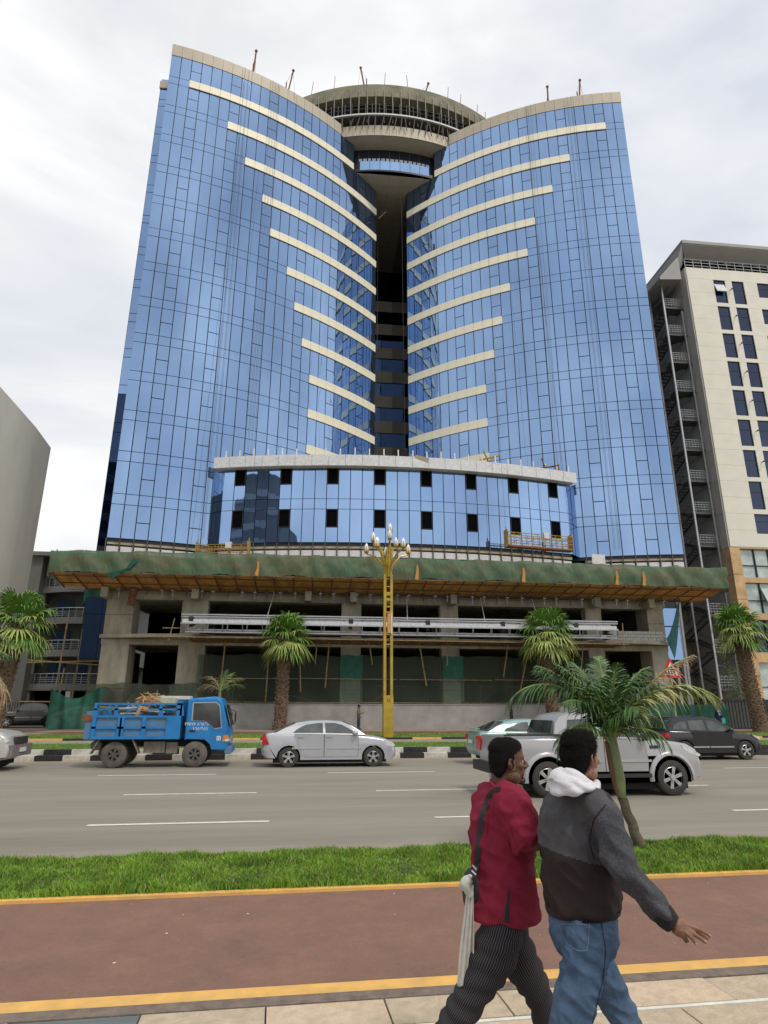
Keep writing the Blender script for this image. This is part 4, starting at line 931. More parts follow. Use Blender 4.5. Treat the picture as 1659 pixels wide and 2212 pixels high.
feather_palm((5.08, 9.15, .0), 'young feather palm standing in the near grass verge in front of the silver pickup', 11, [
    (178, 62, 1.95, 2.5, 60, .50, .9, 'g'), (150, 66, 1.6, 1.1, 52, .5, .5, 'g'), (120, 76, 1.4, .9, 52, .5, .6, 'g'), (172, 68, 1.55, 1.05, 56, .5, .8, 'g'), (190, 72, 1.4, .9, 50, .5, .8, 'g'),
    (100, 70, 1.35, .9, 50, .5, .6, 'g'), (60, 72, 1.35, .9, 50, .5, .7, 'g'), (20, 70, 1.4, 1.1, 50, .48, .8, 'g'), (80, 84, 1.3, .6, 50, .45, .6, 'g'), (0, 78, 1.3, .9, 50, .46, .8, 'g'), (280, 62, 1.0, 1.6, 46, .42, .9, 'g'), (210, 58, 1.1, 1.6, 46, .44, .9, 'g'),
    (3, 56, 1.95, .75, 54, .40, .9, 'd'), (-8, 58, 1.95, 2.0, 60, .46, 1.1, 'y'), (35, 40, 1.5, 1.5, 46, .45, .8, 'g'), (215, 40, 1.3, 2.0, 40, .42, .9, 'g'),
    (240, 66, 1.3, 1.3, 40, .42, .6, 'g'), (300, 62, 1.3, 1.2, 40, .42, .6, 'g'), (270, 78, 1.2, .8, 40, .4, .4, 'g'), (330, 30, .9, 1.9, 32, .34, 1.0, 'g'), (165, 25, .9, 1.9, 34, .38, 1.0, 'g')], 1.5, (-.2, .05))
feather_palm((-5.6, 10.8, .0), 'feather palm at the left edge trailing dry brown fronds over the silver car', 12, [
    (5, 36, 1.9, 2.3, 54, .5, 1.2, 'd'), (-12, 30, 1.7, 2.2, 50, .5, 1.2, 'd'), (10, 58, 1.7, 1.5, 48, .5, .7, 'g'), (30, 50, 1.6, 1.6, 46, .5, .7, 'g'), (90, 70, 1.5, 1.2, 44, .5, .5, 'g'), (180, 50, 1.6, 1.8, 44, .5, .6, 'g'), (270, 50, 1.5, 1.5, 44, .5, .6, 'g'), (340, 74, 1.5, .9, 44, .5, .4, 'g')], 2.3, (.1, 0))
feather_palm((-3.7, 44.5, .42), 'small half dry feather palm behind the truck cab by the grey wall', 13, [
    (150, 62, 2.0, 1.7, 34, .6, .7, 'd'), (30, 60, 2.0, 1.6, 34, .6, .7, 'y'), (10, 40, 1.8, 1.6, 34, .55, .8, 'g'), (170, 40, 1.8, 1.8, 34, .6, .9, 'd'), (80, 75, 1.7, .8, 30, .55, .5, 'g'), (60, 66, 1.9, 1.2, 30, .55, .5, 'y')], 2.6, (0, 0))
# shrub at the right
rnd = random.Random(5); sh = local('leafy_shrub', 'dark leafy shrub growing beside the fire escape foot', 'shrub', fromB((34.6, 50, .42)))
b = MB()
for i in range(7): b.tube([(0, 0, 0), (rnd.uniform(-.5, .5), rnd.uniform(-.4, .4), 2), (rnd.uniform(-1.3, 1.3), rnd.uniform(-.8, .8), 3+rnd.uniform(-.5, 1.8))], [.05, .04, .015], 5)
b.build('stem', bark, sh)
b = MB()
for i in range(900):
    a = rnd.uniform(0, 2*pi); r = rnd.random()**.5*1.6; p = Vector((r*cos(a), r*sin(a)*.7, rnd.uniform(1.6, 4.9)+.3*sin(a*3)))
    d = Vector((rnd.gauss(0, 1), rnd.gauss(0, 1), rnd.gauss(-.3, .6))).normalized(); s_ = d.orthogonal().normalized(); l = rnd.uniform(.12, .25)
    b.quad(p, p+d*l*.5+s_*l*.2, p+d*l, p+d*l*.5-s_*l*.2)
tag(b.build('foliage', fr_g, sh, smooth=False), kind='stuff')
# ================================================================ lamp post
lp = thing('street_lamp', 'tall gold painted street lamp with a crown of white bud bulbs, standing before the tower', 'street lamp', (6.0, 36.3, .37))
lx, ly = 6.0, 36.3
q = MB(); q.box(lx-.27, lx+.27, ly-.2, ly+.2, .37, 2.55); q.build('base_box', gold, lp)
for s in (-1, 1):
    q = MB(); q.box(lx+s*.19-.075, lx+s*.19+.075, ly-.12, ly+.12, 2.2, 9.35); q.build('shaft', gold, lp)
for z0, z1 in ((5.3, 5.36), (5.85, 5.92), (7.1, 7.18), (7.42, 7.5), (7.8, 7.95), (8.1, 8.3), (8.6, 8.65), (9.3, 9.36), (2.5, 2.56)):
    q = MB(); q.box(lx-.12, lx+.12, ly-.1, ly+.1, z0, z1); q.build('rung', gold, lp)
q = MB(); q.box(lx-.06, lx+.14, ly-.24, ly-.12, 5.95, 7.05); q.build('advert_panel', mat('panel_orange', (.6, .32, .12), .4), lp)
q = MB(); q.box(lx+.14, lx+.2, ly-.26, ly-.1, 5.9, 7.08); q.build('panel_frame', silverclad, lp)
text('15', .22, frame_d, lp, (lx, ly-.206, 2.2), (pi/2, 0, 0), 'lamp_number')
q = MB(); q.tube([(lx, ly, 9.3), (lx, ly, 10.9)], [.2, .15], 10); q.build('neck', gold, lp)
bulbm = mat('bulb_glass', (.86, .87, .88), .25, var=.03)
for i in range(10):
    ring = i % 2; a = i*2*pi/10+.25; R_ = (1.32, .95)[ring]; zt = (10.75, 11.25)[ring]
    if i == 9: R_ = .12; zt = 11.9
    d = Vector((cos(a), sin(a), 0)); c = Vector((lx, ly, 0))
    P_ = [c+d*.15+Vector((0, 0, 9.2)), c+d*.25+Vector((0, 0, 9.9)), c+d*R_*.6+Vector((0, 0, zt-.25)), c+d*R_+Vector((0, 0, zt-.1))]
    q = MB(); q.tube(P_, [.06, .05, .05, .05], 6); q.lathe([(.05, 0), (.15, .12), (.12, .2)], P_[-1], n=8)
    for k in range(4):
        aa = k*pi/2; e_ = Vector((cos(aa), sin(aa), 0))*.155; q.tube([P_[-1], P_[-1]+e_+Vector((0, 0, .2)), P_[-1]+e_*.8+Vector((0, 0, .45))], .018, 4)
    for k in range(3): q.obox(P_[1].lerp(P_[2], .3+.25*k)+Vector((0, 0, -.06)), (.05, .05, .2), rz=a)
    ar = q.build('lamp_arm', gold, lp)
    q = MB(); q.lathe([(.04, .1), (.11, .19), (.135, .34), (.11, .48), (.06, .6), (.004, .68)], P_[-1], n=10); q.build('bulb', bulbm, ar)
# ================================================================ warning sign
sg = thing('warning_sign', 'red bordered triangular warning sign on a yellow pole behind the palm fronds', 'road sign', (21.1, 33, .3))
q = MB(); q.tube([(21.1, 33.03, .3), (21.1, 33.03, 4.4)], .05, 8); q.build('pole', mat('sign_pole', (.42, .36, .12), .6), sg)
def tri3(s, z): return [(21.1-s, z), (21.1+s, z), (21.1, z+s*1.73)]
q = MB(); q.prism(tri3(.62, 3.5), 32.95, 32.99); q.build('border', mat('sign_red', (.6, .02, .02), .4), sg)
q = MB(); q.prism(tri3(.40, 3.63), 32.935, 32.945); q.build('face', white_paint, sg)
q = MB()
for x in (-.17, 0, .17): q.obox((21.1+x, 32.93, 3.8), (.07, .01, .2), ry=.2); q.obox((21.1+x+.05, 32.93, 3.72), (.05, .01, .16), ry=-.4); q.sphere((21.1+x, 32.925, 3.94), .035, 6)
q.build('pictogram', frame_d, sg)
# ================================================================ vehicles
tyre_m = mat('tyre', (.035, .034, .033), .9, var=.25, scale=9, col2=(.06, .055, .048)); alloy = mat('alloy', (.6, .6, .6), .3, metal=.8, var=.1)
carglass = mat('car_glass', (.06, .075, .07), .03, var=.3, scale=2.5, spec=1.0, col2=(.012, .015, .015))
headl = mat('headlight', (.7, .72, .7), .1, var=.15, scale=9, spec=1); taill = mat('taillight', (.5, .02, .02), .2, var=.2); amber = mat('amber', (.75, .25, .03), .25)
under = mat('underbody', (.015, .015, .015), .9); trim = mat('trim_black', (.03, .03, .032), .6)
dust_t = mat('mud_tyre', (.13, .115, .095), .95, var=.2, scale=6)
def wheel(t, x, y, r, w, rim, spokes, s, rimm=alloy, tm=tyre_m, double=True):
    b = MB(); b.lathe([(rim, -w/2), (r*.93, -w/2), (r, -w/2+.03), (r, w/2-.03), (r*.93, w/2), (rim, w/2), (rim, -w/2)], (x, y, r), n=32, axis='y', cap=False)
    wh = b.build('wheel', tm, t, angle=50)
    b = MB(); b.lathe([(rim+.005, -w*.45), (rim-.02, w*.1), (rim-.02, -w*.1), (.005, -w*.1)], (x, y, r), n=28, axis='y', cap=False); b.lathe([(rim-.01, 0), (.01, 0)], (x, y+.03*s, r), n=20, axis='y', cap=False); b.build('wheel_disc', under, wh)
    b = MB(); ys = y+s*(w*.42)
    b.lathe([(rim+.012, ys-y-.02*s), (rim-.03, ys-y+.012*s), (rim-.035, ys-y-.03*s)], (x, y, r), n=32, axis='y', cap=False)
    for k in range(spokes):
        a = k*2*pi/spokes+.3
        for da in ((-.12, .12) if double else (0,)):
            c = Vector((x+cos(a+da)*rim*.55, ys-.005*s, r+sin(a+da)*rim*.55)); b.obox(c, (rim*.86, .03, .038 if double else .07), ry=-(a+da*.5))
    b.lathe([(.06, -.03), (.06, .012*s), (.01, .014*s)], (x, ys, r), n=12, axis='y')
    b.build('rim', rimm, wh)
def arch(cx, r, n=9, cz=.31):
    return [(cx+r*cos(a), cz+r*sin(a)) for a in [radians(-8)+radians(196)*i/n for i in range(n+1)]]
def car(name, label, cat, loc, rz, paint, S_, scale=1.0, group=None):
    t = local(name, label, cat, loc, rz, group); W = S_['w']/2; R_ = S_['r']; ar = R_+S_.get('ag', .065)
    zc = R_
    prof = list(S_['low_rear'])   # from rear lower going up and forward to front lower, then arches backwards
    arches = []
    for cx in (S_['fx'], S_['rx']):
        arches += [(cx+ar*1.0*cos(a), zc+ar*sin(a)) for a in [radians(-12)+radians(204)*i/10 for i in range(11)]]
    pts = prof+[p for p in S_['front_low']]+arches
    na = len(arches)
    flags = [0]*(len(pts)-na)+[1]*na
    zb = S_['belt']
    def layer(y, sx_, dz):
        o = []
        for (px_, pz), f in zip(pts, flags):
            if f: o.append((px_, y, pz)); continue
            xa = (S_['fx'] if px_ > 0 else -S_['rx'])+ar+.01; x_ = px_ if abs(px_) <= xa else math.copysign(xa+(abs(px_)-xa)*max(.3, 1-sx_*6), px_); z_ = pz-dz*max(0, min(1, (pz-zb+.5)/.5))
            o.append((x_, y, z_))
        return o
    Ls = [(-1.0, .075, .16), (-.985, .05, .09), (-.95, .03, .045), (-.86, .012, .015), (-.6, .0, 0), (.6, 0, 0), (.86, .012, .015), (.95, .03, .045), (.985, .05, .09), (1.0, .075, .16)]
    b = MB(); b.rings([layer(y*W, a_, c_) for y, a_, c_ in Ls][::-1]); b.build('body', paint, t, angle=42)
    b = MB(); b.box(min(S_['rx']-.5, -1.2), S_['fx']+.45, -W*.86, W*.86, .15, .55); b.build('underbody', under, t)
    # cabin
    g = S_['cabin']; wb_, wt = W-.04, W-S_.get('tuck', .3); z0, z1 = min(p[1] for p in g)-.03, max(p[1] for p in g)
    wy = lambda z: wb_+(wt-wb_)*max(0, (z-z0)/(z1-z0))**1.15
    b = MB(); R2 = []
    for sgn, k in ((1, 1.), (1, .93), (1, .5), (-1, .5), (-1, .93), (-1, 1.)):
        R2.append([(px_, sgn*k*wy(pz), pz+(0.035 if k < .6 else .018 if k < .95 else 0)*(1 if pz > z0+.2 else 0)) for px_, pz in g])
    b.rings(R2); b.build('cabin', S_.get('roofmat', paint), t, angle=42)
    # side windows
    for wn in S_['wins']:
        for sgn in (-1, 1):
            q = MB(); P1 = [(px_, sgn*(wy(pz)+.006), pz) for px_, pz in wn]; P2 = [(px_, sgn*(wy(pz)-.02), pz) for px_, pz in wn]
            q.rings([P1, P2] if sgn > 0 else [P2, P1]); q.build('window', carglass, t, smooth=False)
    # windscreen and rear glass
    for (xa, za, xb, zb_), nm in zip(S_['screens'], ('windscreen', 'rear_window')):
        dx, dz_ = xb-xa, zb_-za; ln = sqrt(dx*dx+dz_*dz_); nx, nz = (dz_/ln, -dx/ln)
        if nz < 0: nx, nz = -nx, -nz
        q = MB(); P1 = []
        for x_, z_ in ((xa, za), (xb, zb_)): P1 += [(x_+nx*.012, -wy(z_)*.9, z_+nz*.03), (x_+nx*.012, wy(z_)*.9, z_+nz*.03)]
        q.hexa([P1[0], P1[1], P1[3], P1[2]]+[(p[0]+nx*.02, p[1]*.98, p[2]+nz*.03) for p in (P1[0], P1[1], P1[3], P1[2])]); q.build(nm, carglass, t, smooth=False)
    # doors: shallow proud skins with gaps
    for dpoly, hx in S_['doors']:
        for sgn in (-1, 1):
            q = MB(); yy = sgn*W
            q.prism(dpoly, min(yy-sgn*.002, yy+sgn*.006), max(yy-sgn*.002, yy+sgn*.006)); d_ = q.build('door', paint, t)
            cx_ = sum(p[0] for p in dpoly)/len(dpoly); cz_ = sum(p[1] for p in dpoly)/len(dpoly)
            q = MB(); q.prism([(cx_+(p[0]-cx_)*1.02+.0, cz_+(p[1]-cz_)*1.025) for p in dpoly], min(yy, yy+sgn*.0025), max(yy, yy+sgn*.0025)); q.build('door_seal', trim, d_)
            q = MB(); q.obox((hx, yy+sgn*.025, S_['hz']), (.19, .03, .035)); q.build('door_handle', S_.get('hm', paint), d_)
            if S_.get('strip'): q = MB(); q.obox((cx_, yy+sgn*.014, S_['strip']), (max(p[0] for p in dpoly)-min(p[0] for p in dpoly)-.03, .02, .05)); q.build('trim_strip', S_.get('stripm', paint), d_)
    for sgn in (-1, 1):
        q = MB(); q.sphere((0, 0, 0), .5, 10); q.v = [(S_['mx']+v[0]*.2, sgn*(W+.08)+v[1]*.22, S_['mz']+v[2]*.17) for v in map(Vector, q.v)]; q.build('wing_mirror', S_.get('mm', paint), t)
        for nm, mm_, poly in (('headlight', headl, S_['hl']), ('taillight', taill, S_['tl'])):
            q = MB(); q.prism(poly, *sorted((sgn*(W*.62), sgn*(W+.002)))); q.build(nm, mm_, t)
    for nm, mm_, (x0, x1, y0, y1, z0_, z1_) in S_.get('boxes', []):
        q = MB(); q.box(x0, x1, y0, y1, z0_, z1_); q.build(nm, mm_, t)
    for x in (S_['fx'], S_['rx']):
        for sgn in (-1, 1): wheel(t, x, sgn*(W-.11), R_, .2 if R_ < .35 else .25, R_*S_.get('rr', .64), S_['sp'], sgn, S_.get('rimm', alloy), S_.get('tm', tyre_m), S_.get('dbl', True))
    if scale != 1: t.scale = (scale,)*3
    return t
silver = mat('paint_silver', (.47, .48, .52), .25, metal=.35, var=.05, scale=1.2, spec=.7)
SED = dict(w=1.76, r=.325, fx=1.40, rx=-1.39, belt=1.05, hz=1.0, mx=.78, mz=1.12, sp=5,
    low_rear=[(-1.76, .3), (-2.15, .3), (-2.26, .42), (-2.3, .62), (-2.25, .72), (-2.24, .95), (-2.17, 1.1), (-1.9, 1.14), (-1.5, 1.13), (0, 1.1), (1.05, 1.06)],
    front_low=[(1.5, 1.0), (1.85, .92), (2.05, .82), (2.16, .68), (2.2, .5), (2.17, .32), (2.05, .26), (1.8, .26)],
    cabin=[(-1.9, 1.1), (-1.55, 1.27), (-1.15, 1.43), (-.7, 1.5), (-.15, 1.52), (.35, 1.48), (.75, 1.31), (1.15, 1.05)],
    wins=[[(-1.28, 1.13), (-1.12, 1.26), (-.85, 1.39), (-.5, 1.44), (-.3, 1.45), (-.28, 1.12)], [(-.2, 1.12), (-.22, 1.45), (.1, 1.45), (.36, 1.38), (.6, 1.26), (.88, 1.09)]],
    screens=[(1.08, 1.1, .42, 1.45), (-1.85, 1.13, -1.2, 1.41)],
    doors=[([(-.93, .42), (-1.08, .7), (-1.22, 1.0), (-1.2, 1.08), (-.25, 1.06), (-.25, .34), (-.82, .34)], -1.02), ([(-.23, .34), (-.23, 1.06), (.88, 1.04), (.9, .7), (.87, .34)], -.06)],
    strip=.62, hl=[(1.78, .88), (2.02, .82), (2.13, .72), (2.1, .66), (1.86, .7)], tl=[(-2.26, .74), (-2.27, 1.0), (-2.18, 1.06), (-2.02, .74)],
    boxes=[('fog_grille', trim, (2.1, 2.19, -.6, .6, .34, .44)), ('number_plate', white_paint, (-2.31, -2.29, -.25, .25, .7, .82))])
car('silver_sedan', 'dusty silver sedan driving past directly in front of the grey wall', 'car', (1.92, 24.55, -.08), 0, silver, SED).scale = (1.055, 1, 1)
teal = mat('paint_teal', (.30, .44, .43), .3, metal=.2, var=.06, spec=.6)
S2 = dict(SED); S2['boxes'] = SED['boxes']+[('spoiler', teal, (-2.3, -2.12, -.65, .65, 1.2, 1.23))]; S2['tl'] = [(-2.26, .84), (-2.27, .95), (-2.18, 1.0), (-2.1, .84)]
car('teal_sedan', 'pale teal sedan with a boot spoiler half hidden behind the silver pickup', 'car', (9.55, 24.6, -.08), 0, teal, S2, 1.02)
pick_s = mat('paint_pickup', (.42, .42, .43), .22, metal=.3, var=.04, scale=1, spec=.7)
PIC = dict(w=1.9, r=.40, fx=1.56, rx=-1.55, belt=1.25, hz=1.13, mx=.86, mz=1.3, sp=6, ag=.085, tuck=.26, mm=trim,
    low_rear=[(-1.99, .52), (-2.55, .52), (-2.66, .62), (-2.66, .95), (-2.62, 1.15), (-2.6, 1.32), (-1.4, 1.34), (.9, 1.28)],
    front_low=[(1.5, 1.25), (2.05, 1.17), (2.3, 1.05), (2.38, .85), (2.44, .65), (2.4, .42), (2.2, .38), (1.99, .38)],
    cabin=[(-1.32, 1.3), (-1.22, 1.62), (-1.05, 1.78), (-.7, 1.84), (-.2, 1.85), (.3, 1.8), (.62, 1.62), (1.15, 1.26)],
    wins=[[(-1.0, 1.36), (-.9, 1.7), (-.25, 1.73), (-.2, 1.34)], [(-.1, 1.34), (-.12, 1.73), (.25, 1.71), (.5, 1.57), (.82, 1.3)]],
    screens=[(1.1, 1.3, .4, 1.76), (-1.31, 1.38, -1.21, 1.66)],
    doors=[([(-.88, .62), (-.95, 1.28), (-.12, 1.27), (-.12, .55), (-.8, .55)], -.75), ([(-.1, .55), (-.1, 1.27), (.92, 1.25), (.98, .8), (.96, .55)], .1)],
    strip=.78, stripm=silver, hl=[(1.88, 1.12), (2.2, 1.0), (2.36, .9), (2.3, .86), (1.98, .98)], tl=[(-2.68, .95), (-2.66, 1.22), (-2.52, 1.2), (-2.56, .95)],
    boxes=[('rear_bumper', trim, (-2.8, -2.6, -.85, .85, .5, .72)), ('side_step', trim, (-.9, 1.0, -1.02, -.86, .42, .5)), ('bed_rail', trim, (-2.55, -1.0, -.93, -.89, 1.34, 1.38)), ('grille', trim, (2.36, 2.46, -.6, .6, .5, .9)), ('fender_vent', trim, (1.05, 1.3, -.965, -.94, 1.05, 1.12)), ('exhaust_pipe', steel, (-2.85, -2.6, -.7, -.58, .42, .52))], rimm=alloy)
pk = car('silver_pickup', 'silver double cab pickup with flared arches driving behind the two walking men', 'pickup', (7.78, 16.0, -.08), 0, pick_s, PIC)
for x in (1.56, -1.55):      # wide plastic flares
    for sgn in (-1, 1):
        q = MB(); R1 = [(x+.50*cos(a), sgn*.93, .40+.50*sin(a)) for a in [radians(-8)+radians(196)*i/16 for i in range(17)]]; R3 = [(x+.60*cos(a), sgn*.945, .40+.60*sin(a)) for a in [radians(-8)+radians(196)*i/16 for i in range(17)]]
        R2_ = [(x+.5*cos(a), sgn*1.0, .40+.5*sin(a)) for a in [radians(-8)+radians(196)*i/16 for i in range(17)]]; R4 = [(x+.56*cos(a), sgn*1.0, .40+.56*sin(a)) for a in [radians(-8)+radians(196)*i/16 for i in range(17)]]
        q.rings([R1, R2_, R4, R3], cap=False, closed=False); q.build('wheel_flare', pick_s, pk, angle=60)
blk = mat('paint_black', (.012, .012, .015), .16, var=.1, spec=.8)
SUV = dict(w=1.84, r=.36, fx=1.34, rx=-1.33, belt=1.08, hz=1.0, mx=.72, mz=1.16, sp=5, tuck=.27, ag=.06,
    low_rear=[(-1.75, .36), (-2.05, .36), (-2.15, .5), (-2.17, .8), (-2.1, 1.05), (-1.95, 1.16), (-.5, 1.12), (.9, 1.06)],
    front_low=[(1.5, 1.02), (1.9, .95), (2.06, .82), (2.12, .6), (2.1, .42), (1.98, .3), (1.75, .3)],
    cabin=[(-2.05, 1.1), (-1.9, 1.38), (-1.65, 1.55), (-1.1, 1.63), (-.3, 1.65), (.2, 1.6), (.55, 1.42), (1.02, 1.06)],
    wins=[[(-1.75, 1.17), (-1.62, 1.36), (-1.3, 1.46), (-1.1, 1.47), (-1.1, 1.15)], [(-1.0, 1.14), (-1.0, 1.5), (-.3, 1.53), (-.28, 1.12)], [(-.18, 1.12), (-.2, 1.53), (.15, 1.49), (.4, 1.38), (.72, 1.09)]],
    screens=[(.98, 1.1, .32, 1.53), (-2.02, 1.16, -1.78, 1.48)],
    doors=[([(-.85, .5), (-1.0, 1.1), (-.26, 1.08), (-.26, .42), (-.78, .42)], -.85), ([(-.24, .42), (-.24, 1.08), (.8, 1.04), (.82, .42)], -.08)],
    strip=.5, stripm=steel, hl=[(1.68, .97), (1.93, .9), (2.06, .78), (1.98, .78), (1.8, .88)], tl=[(-2.18, .85), (-2.12, 1.02), (-1.98, 1.02), (-2.0, .85)],
    boxes=[('grille', trim, (2.05, 2.13, -.5, .5, .5, .75))])
car('black_suv', 'glossy black crossover driving at the right edge behind the pickup', 'car', (17.55, 25.9, -.08), 0, blk, SUV)
redp = mat('paint_red', (.5, .02, .02), .25, var=.05, spec=.7)
car('red_hatchback', 'small red car hidden behind the palm fronds between pickup and black crossover', 'car', (14.6, 29.7-2.9, -.08), 0, redp, dict(SUV, boxes=[]), .92) if False else None
bp = mat('paint_greybeige', (.5, .49, .46), .3, metal=.25, var=.05, spec=.6)
car('silver_offroader', 'muddy silver off-roader whose front end enters at the left edge under the dry fronds', 'car', (-10.8, 24.2, -.08), 0, bp, dict(PIC, rx=-1.5, tm=dust_t, boxes=[('front_bumper', mat('bumper_grey', (.2, .19, .185), .6), (2.2, 2.5, -.85, .85, .42, .78)), ('number_plate', white_paint, (2.505, 2.53, -.25, .25, .55, .68)), ('grille', trim, (2.36, 2.46, -.5, .5, .8, 1.02))]))
# parked vehicles in the side lane
dpk = mat('paint_darkgrey', (.13, .13, .125), .3, metal=.3, var=.1)
p_ = car('parked_pickup', 'dark grey pickup parked nose forward in the side lane by the balcony building', 'pickup', fromB((-21.5, 54.0, .40)), radians(-155), dpk, PIC, .95)
car('parked_blue_car', 'dark blue car parked behind the grey pickup in the side lane', 'car', fromB((-21.4, 61.5, .40)), radians(-100), mat('paint_navy', (.04, .055, .11), .3), SUV)
car('parked_beige_car', 'pale car parked behind the crumpled green net fence', 'car', fromB((-15.6, 49.3, .40)), radians(8), mat('paint_champagne', (.42, .40, .36), .3), SED)
for i, (x, y) in enumerate(((-27.2, 60), (-19.0, 63), (-17.8, 63.5))):
    t = local('parked_motorbike', ('motorbike left of the parked grey pickup', 'motorbike nearest the blue parked car in the lane', 'rightmost motorbike behind the timber poles')[i], 'motorbike', fromB((x, y, .40)), radians(40+60*i), 'motorbikes in the side lane')
    for s in (-.65, .65): q = MB(); q.lathe([(.2, -.05), (.32, -.05), (.32, .05), (.2, .05), (.2, -.05)], (s, 0, .32), n=16, axis='y', cap=False); q.build('wheel', tyre_m, t)
    q = MB(); q.obox((.15, 0, .75), (.6, .28, .3)); q.obox((-.4, 0, .82), (.7, .25, .1)); q.obox((0, 0, .45), (.5, .22, .3)); q.tube([(.65, 0, .32), (.45, 0, 1.0)], .04, 5); q.build('frame', trim, t)
    q = MB(); q.tube([(.42, -.35, 1.08), (.45, 0, 1.0), (.42, .35, 1.08)], .025, 5); q.build('handlebar', steel, t)
# ================================================================ blue tipper truck
blue = mat('truck_blue', (.012, .20, .52), .4, var=.14, scale=2.2, spec=.5, col2=(.01, .15, .40)); blue_w = mat('truck_blue_worn', (.03, .19, .42), .6, var=.3, scale=5, col2=(.15, .15, .13))
rubb = mat('dusty_tyre', (.13, .12, .10), .95, var=.2, scale=6)
tk = local('blue_truck', 'bright blue tipper truck with battered slatted body and scrap wood load', 'truck', (-4.05, 25.05, -.08))
# x: rear -3.5 ... front 2.05 (rear wheel -1.33, front wheel 1.31)
def side(poly, y0, y1, nm, m, par=tk): q = MB(); q.prism(poly, y0, y1); return q.build(nm, m, par)
bedL, bedR = -2.1, .55
z0, z1, zt = 1.02, 1.86, 2.32
for sgn in (-1, 1):
    yy = sgn*1.0
    ya, yb = sorted((yy, yy-sgn*.05))
    bd = side([(-2.12, z0), (.78, z0), (.78, z1), (-2.12, z1)], ya, yb, 'bed_side', blue_w)
    yo, yi = sorted((yy+sgn*.06, yy))
    for (a_, c_, d_, e_) in ((-2.12, .78, z0, z0+.1), (-2.12, .30, z0+.37, z0+.45), (-2.12, .78, z1-.07, z1), (-2.12, -1.98, z0+.1, z1-.07), (.30, .78, z0+.1, z1-.07), (-1.22, -1.08, z0+.1, z1-.07), (-.42, -.28, z0+.1, z1-.07)+() if False else (-1.30, -1.16, z0+.1, z1-.07), (-.50, -.36, z0+.1, z1-.07), (-2.0+.0, -1.99, z0+.1, z1-.07)):
        q = MB(); q.box(a_, c_, yo, yi, d_, e_); q.build('bed_rib', blue, bd)
    for (a_, c_, d_, e_) in ((-2.12, .78, zt-.07, zt), (-2.12, .78, 2.06, 2.12)):
        q = MB(); q.box(a_, c_, ya, yb, d_, e_); q.build('rail', blue, bd)
    for x in (-2.12, -1.45, -.72, .02, .72): q = MB(); q.prism([(x-.02, z1), (x+.14, z1), (x+.08, zt-.07), (x, zt-.07)], ya, yb); q.build('rail_post', blue, bd)
q = MB(); q.box(.6, .78, -1.0, 1.0, z0, 2.42); q.build('headboard', blue, tk)
q = MB(); q.box(-2.35, -2.14, -.98, .98, z0, 2.02); q.build('tailgate', blue_w, tk)
q = MB(); q.box(-2.12, .6, -.97, .97, z0, z0+.1); q.build('bed_floor', blue_w, tk)
q = MB(); q.obox((-2.3, -.98, 1.78), (.34, .06, .22), ry=.1); q.build('rust_patch', rust, tk)
q = MB(); q.box(-2.0, 1.2, -.45, -.3, .72, 1.0); q.box(-2.0, 1.2, .3, .45, .72, 1.0); q.box(-2.0, .7, -.8, .8, .92, 1.02); q.build('chassis', under, tk)
q = MB(); q.box(-.4, .3, -.85, -.5, .52, .92); q.build('fuel_tank', mat('dusty_grey', (.2, .18, .15), .85, var=.2), tk)
q = MB(); q.box(.34, .7, -.85, -.5, .5, .9); q.build('battery_box', mat('dusty_grey', (.2, .18, .15)), tk)
for x0 in (-2.05, -.75): q = MB(); q.obox((x0+.1, -.85, .78), (.04, .3, .6), ry=.45 if x0 < -1 else -.45); q.build('mudguard', mat('dusty_grey', (.2, .18, .15)), tk)
q = MB(); q.lathe([(.18, -.25), (.18, .25)], (-1.95, -.6, .8), n=14, axis='y'); q.build('spare_drum', rubb, tk)
# cab
cabp = [(.92, .98), (1.02, 1.0), (1.62, .98), (1.86, .80), (1.92, .62), (2.5, .60), (2.56, .7), (2.6, 1.25), (2.55, 1.42), (2.30, 2.18), (2.18, 2.5), (1.95, 2.58), (1.0, 2.5), (.94, 2.42)]
def cab_layer(y, k):
    cx_, cz_ = 1.75, 1.6
    return [(cx_+(p[0]-cx_)*(1-.02*k), y, cz_+(p[1]-cz_)*(1-.015*k)-(.03*k if p[1] > 2.3 else 0)) for p in cabp]
b = MB(); b.rings([cab_layer(y, k) for y, k in ((.96, 2.2), (.94, 1), (.86, 0), (-.86, 0), (-.94, 1), (-.96, 2.2))]); b.build('cab', blue, tk, angle=30)
win = [(1.16, 1.70), (1.16, 2.32), (1.98, 2.34), (2.12, 2.22), (2.24, 1.45), (1.98, 1.40), (1.72, 1.60), (1.6, 1.68)]
